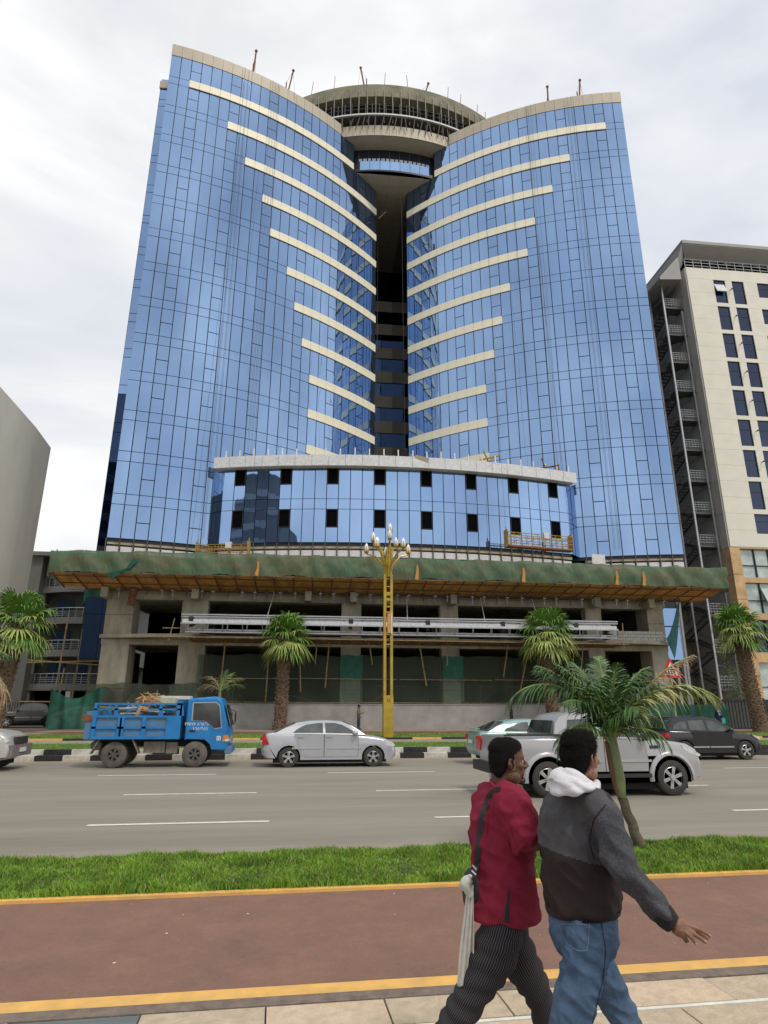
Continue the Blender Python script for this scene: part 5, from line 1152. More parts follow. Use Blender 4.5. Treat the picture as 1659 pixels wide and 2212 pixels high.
for sgn in (-1, 1):
    ya, yb = sorted((sgn*.962, sgn*.975)); wf = side([(1.75+(p[0]-1.75)*1.07, 1.9+(p[1]-1.9)*1.08) for p in win], ya, yb, 'window_seal', mat('seal_pale', (.35, .45, .5), .6))
    ya, yb = sorted((sgn*.968, sgn*.985)); side(win, ya, yb, 'window', mat('truck_glass', (.045, .05, .05), .06, spec=.9, var=.3, scale=2), wf)
    ya, yb = sorted((sgn*.955, sgn*.964)); side([(.99, 1.02), (1.0, 2.42), (2.0, 2.44), (2.2, 2.3), (2.33, 1.42), (2.3, .98), (1.6, 1.02)], ya, yb, 'door', blue)
    q = MB(); q.box(1.08, 1.28, *sorted((sgn*.95, sgn*.985)), 1.27, 1.35); q.build('door_handle', trim, tk)
    q = MB(); q.prism([(2.33, .92), (2.36, 1.15), (2.56, 1.14), (2.57, .95)], *sorted((sgn*.72, sgn*.97))); q.build('indicator', amber, tk)
    q = MB(); q.prism([(2.42, .93), (2.45, 1.0), (2.6, 1.02), (2.58, .93)], *sorted((sgn*.6, sgn*.975))); q.build('headlight', headl, tk)
    q = MB(); q.tube([(2.42, sgn*.92, 2.1), (2.66, sgn*1.08, 2.0), (2.64, sgn*1.08, 1.5)], .018, 5); q.obox((2.64, sgn*1.1, 1.78), (.06, .2, .36)); q.build('wing_mirror', trim, tk)
q = MB(); q.hexa([(2.585, -.86, 1.48), (2.585, .86, 1.48), (2.34, .82, 2.26), (2.34, -.82, 2.26), (2.62, -.86, 1.5), (2.62, .86, 1.5), (2.37, .82, 2.28), (2.37, -.82, 2.28)]); q.build('windscreen', carglass, tk)
q = MB(); q.box(2.45, 2.72, -.95, .95, .5, .75); q.build('front_bumper', blue_w, tk)
q = MB(); q.box(2.58, 2.64, -.6, .6, .86, 1.1); q.build('grille', steel, tk)
text('የጭነት አገልግሎት', .145, white_paint, tk, (1.42, -.966, 1.5), (pi/2, 0, 0)); text('እንሰጣለን', .14, white_paint, tk, (1.46, -.966, 1.33), (pi/2, 0, 0))
q = MB(); q.box(2.1, 2.26, -.968, -.964, .96, 1.12); lg = q.build('door_badge', white_paint, tk)
q = MB(); q.box(2.12, 2.24, -.971, -.969, 1.07, 1.09); q.box(2.12, 2.14, -.971, -.969, 1.0, 1.07); q.box(2.14, 2.24, -.971, -.969, .985, 1.0); q.box(2.22, 2.24, -.971, -.969, 1.0, 1.045); q.box(2.18, 2.22, -.971, -.969, 1.03, 1.045); q.build('badge_mark', mat('truck_blue', (.012, .2, .52)), lg)
for x, dbl in ((-1.33, 1), (1.31, 0)):
    for sgn in (-1, 1):
        wheel(tk, x, sgn*.82, .42, .24, .2, 6, sgn, mat('wheel_steel', (.10, .095, .09), .8), rubb, False)
        if dbl: wheel(tk, x, sgn*.52, .42, .22, .2, 0, sgn, under, rubb, False)
for o in tk.children_recursive:      # overall truck height and short nose
    if o.name.startswith(('wheel', 'rim')) or (o.parent and o.parent.name.startswith('wheel')): continue
    if o.location.length > 0: o.location.z *= .905; o.location.x += -.02; continue
    for v in o.data.vertices:
        v.co.z *= .905
        if v.co.x > 1.5: v.co.x = 1.5+(v.co.x-1.5)*.86
# load
ld = local('scrap_wood_load', 'pile of twisted tan roots and offcuts heaped on the truck bed', 'load', (-4.05, 25.05, .86))
wood = mat('root_wood', (.45, .28, .15), .9, var=.3, scale=5); rnd = random.Random(9)
b = MB()
for i in range(90):
    x = rnd.gauss(-.45, .28); y = rnd.uniform(-.85, .5); z = 1.05+.42*math.exp(-((x+.45)/.4)**2)*rnd.random()
    d = Vector((rnd.gauss(0, 1), rnd.gauss(0, .6), rnd.gauss(0, .35))).normalized()*.22; p = Vector((x, y, z))
    b.tube([p-d, p+Vector((0, 0, rnd.uniform(0, .08))), p+d], [.012, .028, .01], 5)
tag(b.build('roots', wood, ld), kind='stuff')
b = MB(); b.obox((-.5, -.96, 1.0), (.3, .12, .1), ry=.2); b.obox((-.66, -1.04, .86), (.1, .06, .3), ry=.3); b.build('burlap_rag', wood, ld)
for i in range(12):
    q = MB(); q.obox((-1.7+rnd.uniform(0, 2.2), rnd.uniform(-.8, .6), .75+rnd.uniform(0, .3)), (rnd.uniform(.7, 1.3), .18, .04), rz=rnd.uniform(-.5, .5), ry=rnd.uniform(-.1, .1)); q.build('offcut_board', (bamboo, wood, white_paint)[i % 3], ld)
q = MB(); q.obox((.15, .35, 1.36), (1.5, .5, .12)); q.build('white_sheet', mat('sheet_white', (.66, .66, .6), .7), ld)
q = MB(); q.obox((.1, -.3, 1.22), (.75, .6, .24)); q.build('pale_sack', mat('sack', (.5, .5, .36), .8), ld)
# ================================================================ people
FWH = Vector((sin(YAW), cos(YAW), 0)); RTH = Vector((cos(YAW), -sin(YAW), 0))
def K(X, Y, D):
    """point at horizontal distance D seen in the given direction (used only to take joint positions off the photograph)"""
    x, y = 918+.3906*X, 1566+.3906*Y; r = fw+rt2*(x-829.5)/1380-up2*(y-1106)/1380
    return Vector((0, 0, CAMZ))+r*(D/r.dot(FWH))
def crv(P, n):
    P = [Vector(p) for p in P]; o = []
    for i in range(len(P)-1):
        p0, p1, p2, p3 = P[max(i-1, 0)], P[i], P[i+1], P[min(i+2, len(P)-1)]
        for k in range(n):
            t = k/n; o.append(.5*((2*p1)+(p2-p0)*t+(2*p0-5*p1+4*p2-p3)*t*t+(3*p1-p0-3*p2+p3)*t**3))
    o.append(P[-1]); return o
def chain(b, P, RU, RV=None, side=None, n=18, sub=4, cap=True, hor=False):
    RV = RV or RU; C_ = crv(P, sub)
    ru = [v[0] for v in crv([(r, 0, 0) for r in RU], sub)]; rv = [v[0] for v in crv([(r, 0, 0) for r in RV], sub)]
    R = []; u = None; vpar = []
    for i, p in enumerate(C_):
        t = Vector((0, 0, 1)) if hor else (C_[min(i+1, len(C_)-1)]-C_[max(i-1, 0)]).normalized()
        if side is not None: u = Vector(side)
        elif u is None: u = t.orthogonal()
        u = (u-t*u.dot(t)).normalized(); v = t.cross(u)
        R.append([p+u*(cos(2*pi*k/n)*ru[i])+v*(sin(2*pi*k/n)*rv[i]) for k in range(n)])
    n0 = len(b.v); b.rings(R, 0, cap); return R
def ell(b, c, ax, r, n=10):
    f, s, u = ax; q = MB(); q.sphere((0, 0, 0), 1, n); k = len(b.v)
    b.v += [tuple(Vector(c)+f*(v[0]*r[0])+s*(v[1]*r[1])+u*(v[2]*r[2])) for v in map(Vector, q.v)]
    b.f += [tuple(i+k for i in f_) for f_ in q.f]; b.mi += [0]*len(q.f)
def fuse(b, name, mats, parent, vox, sm=4, disp=None, fac=.5, assign=None):
    if not isinstance(mats, (list, tuple)): mats = [mats]
    ob = b.build(name, mats[0], parent, smooth=False); m = ob.modifiers.new('r', 'REMESH'); m.mode = 'VOXEL'; m.voxel_size = vox
    if sm: s_ = ob.modifiers.new('s', 'SMOOTH'); s_.factor = fac; s_.iterations = sm
    dg = bpy.context.evaluated_depsgraph_get(); me = bpy.data.meshes.new_from_object(ob.evaluated_get(dg)); ob.modifiers.clear(); old = ob.data; ob.data = me; bpy.data.meshes.remove(old)
    me.materials.clear(); [me.materials.append(q) for q in mats]
    nv = len(me.vertices); co = np.zeros(nv*3, np.float32); me.vertices.foreach_get('co', co); co = co.reshape(-1, 3)
    if disp:
        no = np.zeros(nv*3, np.float32); me.vertices.foreach_get('normal', no); no = no.reshape(-1, 3); o_ = ORG[parent.name]
        d = np.array([disp(Vector((float(c[0]), float(c[1]), float(c[2])))+o_) for c in co], np.float32); co = co+no*d[:, None]; me.vertices.foreach_set('co', co.ravel())
    if assign:
        o_ = ORG[parent.name]; me.polygons.foreach_set('material_index', [assign(p.center+o_) for p in me.polygons])
    me.polygons.foreach_set('use_smooth', [True]*len(me.polygons)); me.update(); return ob
from mathutils.bvhtree import BVHTree
def snapper(ob):
    o_ = ORG[ob.name]; bv = BVHTree.FromPolygons([v.co+o_ for v in ob.data.vertices], [tuple(p.vertices) for p in ob.data.polygons])
    def f_(X, Y, out_=.002):
        e = Vector((0, 0, CAMZ)); d = (K(X, Y, 3)-e).normalized(); h = bv.ray_cast(e, d)
        return (h[0]+h[1]*out_, h[1]) if h[0] is not None else (K(X, Y, 3.5), -d)
    return f_
def seam(sn, pts, r, name, m, par, out_=.001):
    q = MB(); P_ = []
    for (x0, y0), (x1, y1) in zip(pts[:-1], pts[1:]):
        for k in range(6): P_.append(sn(x0+(x1-x0)*k/6, y0+(y1-y0)*k/6, out_)[0])
    P_.append(sn(*pts[-1], out_)[0]); P_ = [p for i, p in enumerate(P_) if i == 0 or (p-P_[i-1]).length < .09 and (p-P_[i-1]).length > .0005]
    if len(P_) > 2: q.tube(P_, r, 5); return q.build(name, m, par)
def seg_d(p, a, b_):
    ab = b_-a; t = max(0, min(1, (p-a).dot(ab)/ab.dot(ab))); return (p-(a+ab*t)).length, t
def head(b, c, f, u=Vector((0, 0, 1)), k=1.0, ear=True, mouth=False):
    """c = chin-level centre of the skull axis; f = facing; adds a full head with a face to b"""
    f = f.normalized(); s = u.cross(f).normalized(); u = f.cross(s)
    At = lambda F_, S_, Z_: c+(f*F_+s*S_+u*Z_)*k
    prof = [(-.004, .058, .030, .028), (.012, .046, .052, .044), (.04, .030, .074, .056), (.075, .018, .087, .065), (.115, .008, .094, .072), (.155, .0, .097, .076), (.19, -.006, .090, .072), (.215, -.010, .070, .058), (.232, -.012, .034, .030)]
    chain(b, [At(F_, 0, Z_) for Z_, F_, d_, w_ in prof], [d_*k for *_, d_, w_ in prof], [w_*k for *_, w_ in prof], side=f, n=24)
    chain(b, [At(.094, 0, .126), At(.108, 0, .108), At(.122, 0, .088), At(.104, 0, .078)], [.008*k, .010*k, .014*k, .010*k], [.011*k, .011*k, .018*k, .014*k], side=f, n=10, sub=2)
    for sg in (-1, 1): ell(b, At(.108, sg*.014, .081), (f, s, u), (.011*k, .009*k, .008*k), 8)
    chain(b, [At(.072, -.045, .134), At(.092, -.02, .138), At(.095, 0, .134), At(.092, .02, .138), At(.072, .045, .134)], [.011*k]*5, n=8, sub=2)
    chain(b, [At(.082, -.024, .056), At(.103, 0, .059), At(.082, .024, .056)], [.007*k, .009*k, .007*k], n=8, sub=3)
    chain(b, [At(.078, -.022, .040), At(.097, 0, .039), At(.078, .022, .040)], [.007*k, .009*k, .007*k], n=8, sub=3)
    ell(b, At(.082, 0, .010), (f, s, u), (.022*k, .024*k, .018*k))
    for sg in (-1, 1):
        ell(b, At(.062, sg*.044, .090), (f, s, u), (.028*k, .022*k, .022*k)); ell(b, At(.02, sg*.052, .03), (f, s, u), (.04*k, .018*k, .03*k))
        P_ = [At(.004+.018*cos(a), sg*(.074+.010*(1+cos(a+2))), .098+.030*sin(a)) for a in [radians(-110)+radians(300)*i/8 for i in range(9)]]
        chain(b, P_, [.006*k]*9, n=6, sub=1); ell(b, At(-.004, sg*.074, .095), (f, s, u), (.014*k, .008*k, .024*k), 8)
    return At
def hair(c, f, parent, m, u=Vector((0, 0, 1)), k=1.0, amp=.003, grow=0., name='hair'):
    f = f.normalized(); s = u.cross(f).normalized(); u = f.cross(s); b = MB(); At = lambda F_, S_, Z_: c+(f*F_+s*S_+u*Z_)*k
    g = grow
    pr = [(.028, -.060, .022, .05), (.05, -.056, .038, .062), (.085, -.046, .054, .072), (.12, -.036, .070, .0775), (.148, -.018, .088, .080), (.172, -.006, .0985, .079), (.20, -.010, .093, .073), (.224, -.013, .074, .060), (.2415, -.014, .040, .035)]
    chain(b, [At(F_-g*.3, 0, Z_+g*(Z_ > .17)) for Z_, F_, d_, w_ in pr], [(d_+g)*k for *_, d_, w_ in pr], [(w_+g)*k for *_, w_ in pr], side=f, n=24)
    for sg in (-1, 1): ell(b, At(.012, sg*.072, .125), (f, s, u), (.012*k, .008*k, .03*k))
    ob = fuse(b, name, m, parent, .004, 3, lambda p: amp*(noise.noise(p*90)+.8*noise.noise(p*210)))
    ln = .004+amp*2.2; q = MB(); rnd_ = random.Random(4); o_ = ORG[parent.name]; P = ob.data.polygons
    if k > .9 and len(P) > 2500:
        for _ in range(9000):
            pl = P[rnd_.randrange(len(P))]; c_ = pl.center+o_; n_ = pl.normal.copy(); d_ = (n_+Vector((rnd_.gauss(0, .6), rnd_.gauss(0, .6), rnd_.gauss(0, .6)))).normalized(); s_ = d_.orthogonal().normalized()*.0008
            q.tri(c_-s_, c_+s_, c_+d_*ln*rnd_.uniform(.5, 1.3))
        tag(q.build('hair_strands', m, parent, smooth=False), kind='stuff')
    return ob
def finger(b, P, r0, r1): chain(b, P, [r0*.95, r0, (r0+r1)/2*1.04, r1*1.05, r1*.8][:len(P)] if len(P) > 3 else [r0, (r0+r1)/2, r1], n=10, sub=3)
def eyes(At, parent):
    for sg in (-1, 1):
        q = MB(); q.sphere(At(.078, sg*.031, .113), .0115, 10); e_ = q.build('eye', mat('eye_white', (.6, .57, .52), .3, var=.03), parent)
        q = MB(); q.sphere(At(.0865, sg*.031, .113), .0050, 8); q.build('iris', mat('iris', (.02, .012, .008), .2), e_)
skinL = mat('skin_dark', (.135, .066, .040), .5, var=.12, scale=25, bump=.15, bscale=220, spec=.4)
skinR = mat('skin_brown', (.27, .135, .085), .5, var=.14, scale=30, bump=.15, bscale=220, spec=.4)
hairm = mat('black_hair', (.012, .010, .009), .8, var=.3, scale=60, bump=1.0, bscale=260, spec=.25)
shirtm = mat('burgundy_cotton', (.235, .018, .042), .85, var=.07, scale=14, bump=.25, bscale=300, spec=.2)
def shoes(t, ank, f, m, k=1.):
    for a in ank:
        q = MB(); c = Vector((a.x, a.y, 0)); f_ = f.normalized(); s_ = Vector((0, 0, 1)).cross(f_)
        chain(q, [c-f_*.07+Vector((0, 0, .055)), c+Vector((0, 0, .055)), c+f_*.10+Vector((0, 0, .04)), c+f_*.19+Vector((0, 0, .03))], [.035, .045, .048, .03], [.05, .05, .035, .022], side=s_, n=14)
        chain(q, [c+Vector((0, 0, .05)), c+Vector((0, 0, .13))], [.045, .045], n=12)
        fuse(q, 'shoe', m, t, .006, 3)
# ---- man in the burgundy shirt -------------------------------------------------
f = (RTH*cos(radians(22))+FWH*sin(radians(22))); s = Vector((0, 0, 1)).cross(f)
pel = K(428, 1060, 3.8)
mL = local('person', 'man in a burgundy shirt with a black shoulder strap, hand raised to his chin', 'person', Vector((pel.x, pel.y, .0))); 
ORG[mL.name] = Vector((pel.x, pel.y, 0))
sr, slf = K(470, 435, 3.66), K(352, 432, 3.96)
er, wr_ = K(592, 655, 3.56), K(522, 405, 3.70)
el_, wl = K(430, 640, 4.06), K(540, 590, 3.92)
hr, hl = K(462, 1090, 3.71), K(420, 1080, 3.88)
kr, ar_ = K(262, 1490, 3.72), K(-25, 1960, 3.74)
kl, al = K(628, 1500, 3.9), K(745, 2020, 3.98)
nb = K(418, 335, 3.80); hf = (RTH*cos(radians(8))+FWH*sin(radians(8))); hu = (Vector((0, 0, 1))+hf*.05).normalized()
hc = K(456, 316, 3.80)
b = MB()
AtL = head(b, hc, hf, hu, .96)
chain(b, [nb-Vector((0, 0, .05)), nb+hf*.01+Vector((0, 0, .03)), hc-hf*.035+Vector((0, 0, .06))], [.06, .060, .056], [.06, .056, .054], side=hf, n=18)
chain(b, [pel, K(415, 800, 3.8), K(410, 560, 3.8), K(412, 430, 3.8), nb], [.09, .09, .095, .07, .055], [.11, .11, .12, .10, .055], side=f, n=20)
chain(b, [K(412, 450, 3.8), sr, er, wr_], [.05, .045, .04, .028], n=14); chain(b, [K(412, 450, 3.8), slf, el_, wl], [.05, .045, .038, .028], n=14)
chain(b, [pel, hr, kr, ar_], [.06, .06, .045, .034], n=14); chain(b, [pel, hl, kl, al], [.06, .06, .04, .032], n=14)
# raised right hand, fingers curled together at the chin
h0 = K(512, 372, 3.72); ell(b, K(514, 368, 3.72), (RTH, FWH, Vector((0, 0, 1))), (.026, .03, .040), 10)
for i, (dx, dy, dD) in enumerate(((0, 0, -.012), (7, 3, .005), (10, 10, .022), (9, 20, .036))):
    finger(b, [K(500+dx, 362+dy, 3.70+dD), K(503+dx, 342+dy, 3.69+dD), K(520+dx, 336+dy, 3.69+dD), K(530+dx, 346+dy, 3.70+dD), K(524+dx, 356+dy, 3.71+dD)], .0095, .0075)
finger(b, [K(500, 375, 3.69), K(490, 356, 3.68), K(496, 338, 3.675)], .011, .009)
chain(b, [wr_, K(516, 385, 3.715)], [.028, .03], n=12)
wl2 = wl+RTH*.03; ell(b, wl2, (RTH, FWH, Vector((0, 0, 1))), (.04, .018, .036), 10)
for i in range(4): z_ = Vector((0, 0, .027-.018*i)); finger(b, [wl2+RTH*.03+z_, wl2+RTH*.062+z_-FWH*.006, wl2+RTH*.075+z_-FWH*.03, wl2+RTH*.055+z_-FWH*.04], .009, .0075)
finger(b, [wl2+RTH*.0+Vector((0, 0, .03)), wl2+RTH*.03+Vector((0, 0, .045)), wl2+RTH*.055+Vector((0, 0, .042))], .011, .009)
bodyL = fuse(b, 'body', skinL, mL, .0042, 2)
eyes(AtL, mL); hair(hc, hf, mL, hairm, hu, k=.96, amp=.001, grow=.0)
q = MB(); ell(q, AtL(.088, 0, .008), (hf, Vector((0, 0, 1)).cross(hf), Vector((0, 0, 1))), (.018, .02, .02)); 
for sg in (-1, 1): chain(q, [AtL(.094, sg*.002, .066), AtL(.084, sg*.024, .052), AtL(.082, sg*.022, .02)], [.0045, .005, .006], n=6)
fuse(q, 'beard', mat('stubble', (.03, .018, .013), .9), mL, .0035, 2, lambda p: .001*noise.noise(p*200))
def foldL(p):
    n1_ = noise.noise(Vector((p.x*5+p.z*4, p.y*5, p.z*2.5))); n2_ = noise.noise(Vector((p.x*14-p.z*9, p.y*12, p.z*5)))
    d_, t_ = seg_d(p, sr, er)
    arm = .006*sin(t_*15+7*n1_)*max(0, t_-.35)*1.5 if d_ < .1 else 0
    n3_ = noise.noise(Vector((p.x*9+p.z*11, p.y*9, p.z*6)))
    return .014*(1-abs(n1_)*2.4)+.010*(1-abs(n3_)*2.6)+.004*(1-abs(n2_)*2)+arm-.011
b = MB()
U0 = [K(430, 1048, 3.8), K(428, 965, 3.8), K(425, 820, 3.8), K(420, 640, 3.8), K(412, 500, 3.81), K(410, 420, 3.82), K(412, 352, 3.82)]
chain(b, U0, [.186, .178, .162, .155, .146, .118, .070], [.205, .2, .188, .19, .195, .17, .075], side=f, n=28)
chain(b, [K(395, 440, 3.82), sr+Vector((0, 0, .0)), sr*.55+er*.45, er, er+(wr_-er)*.16], [.10, .098, .094, .092, .088], n=18)
chain(b, [K(395, 440, 3.84), slf, slf*.5+el_*.5, el_], [.10, .095, .088, .08], n=18)
shO = fuse(b, 'shirt', shirtm, mL, .006, 4, foldL); snL = snapper(shO)
q = MB(); chain(q, [K(375, 300, 3.90), K(368, 318, 3.78), K(385, 345, 3.72), K(430, 362, 3.71), K(468, 350, 3.74), K(482, 335, 3.82)], [.010]*6, [.014]*6, n=8); q.build('collar', shirtm, mL, angle=80)
# slit at the side seam
q = MB(); S_p = [snL(466+(-16)*i/8, 885+205*i/8, .0)[0] for i in range(9)]; q.tube(S_p, [.002+.012*i/8 for i in range(9)], 6); q.build('side_slit', mat('slit_dark', (.02, .02, .022), .9), mL)
seam(snL, [(372, 372), (350, 470), (345, 600)], .0018, 'shoulder_seam', shirtm, mL)
seam(snL, [(520, 420), (470, 500), (480, 600), (520, 690)], .0022, 'armhole_seam', shirtm, mL)
# striped trousers (own unwrapped cloth so the pinstripes run along the leg)
str_m = bpy.data.materials.new('pinstripe'); str_m.use_nodes = True; t_ = str_m.node_tree; p_ = t_.nodes['Principled BSDF']; p_.inputs['Roughness'].default_value = .9; p_.inputs['Specular IOR Level'].default_value = .2
uvn = t_.nodes.new('ShaderNodeUVMap'); uvn.uv_map = 'UVMap'; wv = t_.nodes.new('ShaderNodeTexWave'); wv.bands_direction = 'X'; wv.inputs['Scale'].default_value = 17; wv.inputs['Distortion'].default_value = .5; wv.inputs['Detail'].default_value = 1
rr = t_.nodes.new('ShaderNodeValToRGB'); rr.color_ramp.elements[0].position = .80; rr.color_ramp.elements[0].color = (.022, .020, .024, 1); rr.color_ramp.elements[1].position = .97; rr.color_ramp.elements[1].color = (.12, .11, .12, 1)
t_.links.new(uvn.outputs[0], wv.inputs[0]); t_.links.new(wv.outputs[0], rr.inputs[0]); t_.links.new(rr.outputs[0], p_.inputs['Base Color'])
def trouser(P, RU, RV, par, m, nm='trouser_leg', amp=1.):
    b = MB(); sub = 14; C_ = crv(P, sub); ru = [v[0] for v in crv([(r, 0, 0) for r in RU], sub)]; rv = [v[0] for v in crv([(r, 0, 0) for r in RV], sub)]; n = 72; R = []; b.uv = []
    for i, p in enumerate(C_):
        t = (C_[min(i+1, len(C_)-1)]-C_[max(i-1, 0)]).normalized(); u = f-t*f.dot(t); u.normalize(); v = t.cross(u); ring = []
        for k in range(n+1):
            a = 2*pi*k/n; q_ = p+u*(cos(a)*ru[i])+v*(sin(a)*rv[i]); L_ = i/sub
            w_ = noise.noise(q_*7+Vector((0, 0, L_*2)))*.013+(.006*sin(L_*17+2.5*cos(a)+3*noise.noise(q_*6)))*(1 if L_ > .5 else .4); q_ = q_+(u*cos(a)+v*sin(a))*w_*amp; ring.append(q_); b.uv.append((k/n, i*.02))
        R.append(ring)
    b.rings(R, cap=False, closed=False); return b.build(nm, m, par, angle=80)
trouser([hr+Vector((0, 0, .08)), hr*.62+kr*.38, kr, kr*.5+ar_*.5, ar_+Vector((0, 0, -.02))], [.09, .113, .088, .08, .085], [.088, .104, .082, .076, .08], mL, str_m)
trouser([hl+Vector((0, 0, .08)), hl*.62+kl*.38, kl, kl*.5+al*.5, al+Vector((0, 0, -.02))], [.088, .102, .072, .062, .064], [.088, .096, .070, .060, .062], mL, str_m)
shoes(mL, (ar_, al), f, mat('shoe_black', (.015, .014, .013), .5))
# strap, bag and pale shawl: things carried by him
q = MB(); P_ = [snL(x_, y_, .004)[0] for x_, y_ in ((418, 362), (392, 366), (362, 392), (340, 440), (322, 500), (306, 600), (296, 700), (290, 780))]+[K(272, 850, 3.62)]
C_ = crv(P_, 5); R = []
for i, p in enumerate(C_):
    t = (C_[min(i+1, len(C_)-1)]-C_[max(i-1, 0)]).normalized(); o_ = -FWH*.8-RTH*.35; o_ = (o_-t*o_.dot(t)).normalized(); w_ = t.cross(o_); R.append([p+w_*.0145+o_*.006, p-w_*.0145+o_*.006, p-w_*.0145-o_*.006, p+w_*.0145-o_*.006])
q.rings(R)
bag = thing('shoulder_bag', 'black strap bag hanging behind the man in the burgundy shirt', 'bag', K(235, 880, 3.72))
q.build('strap', mat('strap_black', (.02, .02, .022), .5), bag)
q = MB(); q.tube([K(262, 775, 3.63), K(285, 800, 3.62)], .004, 5); q.tube([K(258, 805, 3.63), K(283, 830, 3.62)], .004, 5); q.build('buckle', steel, bag)
q = MB(); ell(q, K(262, 930, 3.78), (f, s, Vector((0, 0, 1))), (.04, .09, .12)); fuse(q, 'pouch', mat('strap_black', (.02, .02, .022)), bag, .008, 3)
shw = thing('white_shawl', 'off white cotton shawl knotted to the bag, trailing behind the man in burgundy', 'shawl', K(235, 880, 3.72))
cotton = mat('white_cotton', (.60, .585, .53), .9, var=.06, scale=20, bump=.3, bscale=200)
b = MB(); chain(b, [K(205, 905, 3.70), K(225, 870, 3.67), K(262, 838, 3.67)], [.016, .027, .016], n=12); chain(b, [K(250, 945, 3.68), K(228, 880, 3.66), K(258, 850, 3.66)], [.02, .026, .016], n=12)
fuse(b, 'knot', cotton, shw, .005, 3, lambda p: .005*noise.noise(p*30))
b = MB(); n1_, n2_ = 40, 34
for i in range(n1_+1):
    t = i/n1_; Y_ = 880+560*t; xl = 238-62*t**.8; xr = 268+6*t
    for j in range(n2_+1):
        u_ = j/n2_; b.v.append(tuple(K(xl+(xr-xl)*u_, Y_+8*sin(u_*9), 3.69+.012*sin(u_*9+t*2)*(.4+t)+.006*sin(u_*21+t*5))))
for i in range(n1_):
    for j in range(n2_): a_ = i*(n2_+1)+j; b.f.append((a_, a_+1, a_+n2_+2, a_+n2_+1)); b.mi.append(0)
ob_ = b.build('hanging_cloth', cotton, shw, angle=80); md = ob_.modifiers.new('thick', 'SOLIDIFY'); md.thickness = .003
# ---- man in the hoodie jacket ----------------------------------------------------
f = (RTH*cos(radians(46))+FWH*sin(radians(46))); s = Vector((0, 0, 1)).cross(f)
pel = K(872, 1080, 3.36)
mR = local('person', 'man in grey and brown jacket with white hood and jeans, arm swung out', 'person', Vector((pel.x, pel.y, 0))); ORG[mR.name] = Vector((pel.x, pel.y, 0))
slf, sr = K(752, 455, 3.48), K(955, 462, 3.20)
er, wr_ = K(1098, 790, 3.10), K(1372, 1108, 3.05)
el_, wl = K(720, 700, 3.62), K(800, 860, 3.72)
hr, hl = K(925, 1130, 3.28), K(825, 1120, 3.44)
kr, ar_ = K(775, 1760, 3.28), K(655, 2391, 3.33)
kl, al = K(1112, 1640, 3.52), K(1265, 2150, 3.64)
nb = K(850, 335, 3.36); hf = (RTH*cos(radians(35))+FWH*sin(radians(35))); hc = K(868, 304, 3.36); hu = Vector((0, 0, 1))
b = MB(); AtR = head(b, hc, hf, hu, .94)
chain(b, [nb-Vector((0, 0, .05)), nb+Vector((0, 0, .03)), hc-hf*.038+Vector((0, 0, .06))], [.06, .060, .056], [.06, .058, .056], side=hf, n=18)
chain(b, [pel, K(860, 850, 3.36), K(845, 600, 3.36), K(845, 450, 3.36), nb], [.09, .09, .095, .07, .055], [.11, .11, .12, .10, .055], side=f, n=20)
chain(b, [K(846, 480, 3.36), sr, er, wr_], [.05, .042, .036, .029], [.05, .042, .036, .024], n=14); chain(b, [K(846, 480, 3.36), slf, el_, wl], [.05, .042, .036, .028], n=14)
chain(b, [pel, hr, kr, ar_], [.06, .06, .045, .034], n=14); chain(b, [pel, hl, kl, al], [.06, .06, .04, .032], n=14)
HD = 3.05
chain(b, [K(1378, 1108, HD), K(1405, 1120, HD), K(1435, 1126, HD-.005)], [.030, .036, .041], [.020, .017, .014], side=(K(1397, 1087, HD)-K(1370, 1136, HD)), n=16)
for base, mid, mid2, tip, dD, r in (((1452, 1108), (1505, 1128), (1545, 1148), (1580, 1172), .0, .0095), ((1450, 1119), (1502, 1143), (1538, 1164), (1566, 1184), .02, .0092), ((1444, 1128), (1496, 1162), (1530, 1186), (1557, 1206), -.005, .0095), ((1430, 1142), (1468, 1172), (1486, 1196), (1503, 1217), -.012, .0085)):
    finger(b, [K(base[0]-22, base[1]-4, HD+dD), K(*base, HD+dD), K(*mid, HD+dD*1.3-.006), K(*mid2, HD+dD*1.4), K(*tip, HD+dD*1.4+.008)], r*1.05, r*.82)
finger(b, [K(1402, 1128, HD+.012), K(1424, 1160, HD+.03), K(1440, 1184, HD+.035), K(1452, 1206, HD+.03)], .0125, .0095)
wl2 = wl; ell(b, wl2, (RTH, FWH, Vector((0, 0, 1))), (.02, .035, .042), 10)
for i in range(4): z_ = RTH*.0+FWH*(.027-.018*i); finger(b, [wl2-Vector((0, 0, .03))+z_, wl2-Vector((0, 0, .065))+z_, wl2-Vector((0, 0, .085))+z_+RTH*.012, wl2-Vector((0, 0, .1))+z_+RTH*.025], .0095, .0075)
finger(b, [wl2+RTH*.01, wl2+RTH*.035-Vector((0, 0, .03)), wl2+RTH*.04-Vector((0, 0, .06))], .011, .009)
fuse(b, 'body', skinR, mR, .0042, 2); eyes(AtR, mR)
q = MB()
for P2 in ((1580, 1172, HD+.006), (1557, 1206, HD-.002), (1503, 1217, HD-.01)): ell(q, K(P2[0]-4, P2[1]-6, P2[2]-.008), ((K(P2[0], P2[1], HD)-K(P2[0]-30, P2[1]-20, HD)).normalized(), FWH, Vector((0, 0, 1))), (.0075, .003, .0055), 8)
q.build('fingernails', mat('nail', (.5, .33, .27), .3), mR)
hair(hc, hf, mR, hairm, hu, k=.94, amp=.004, grow=.004)
A0, A1, A2 = sr.copy(), er.copy(), wr_.copy()
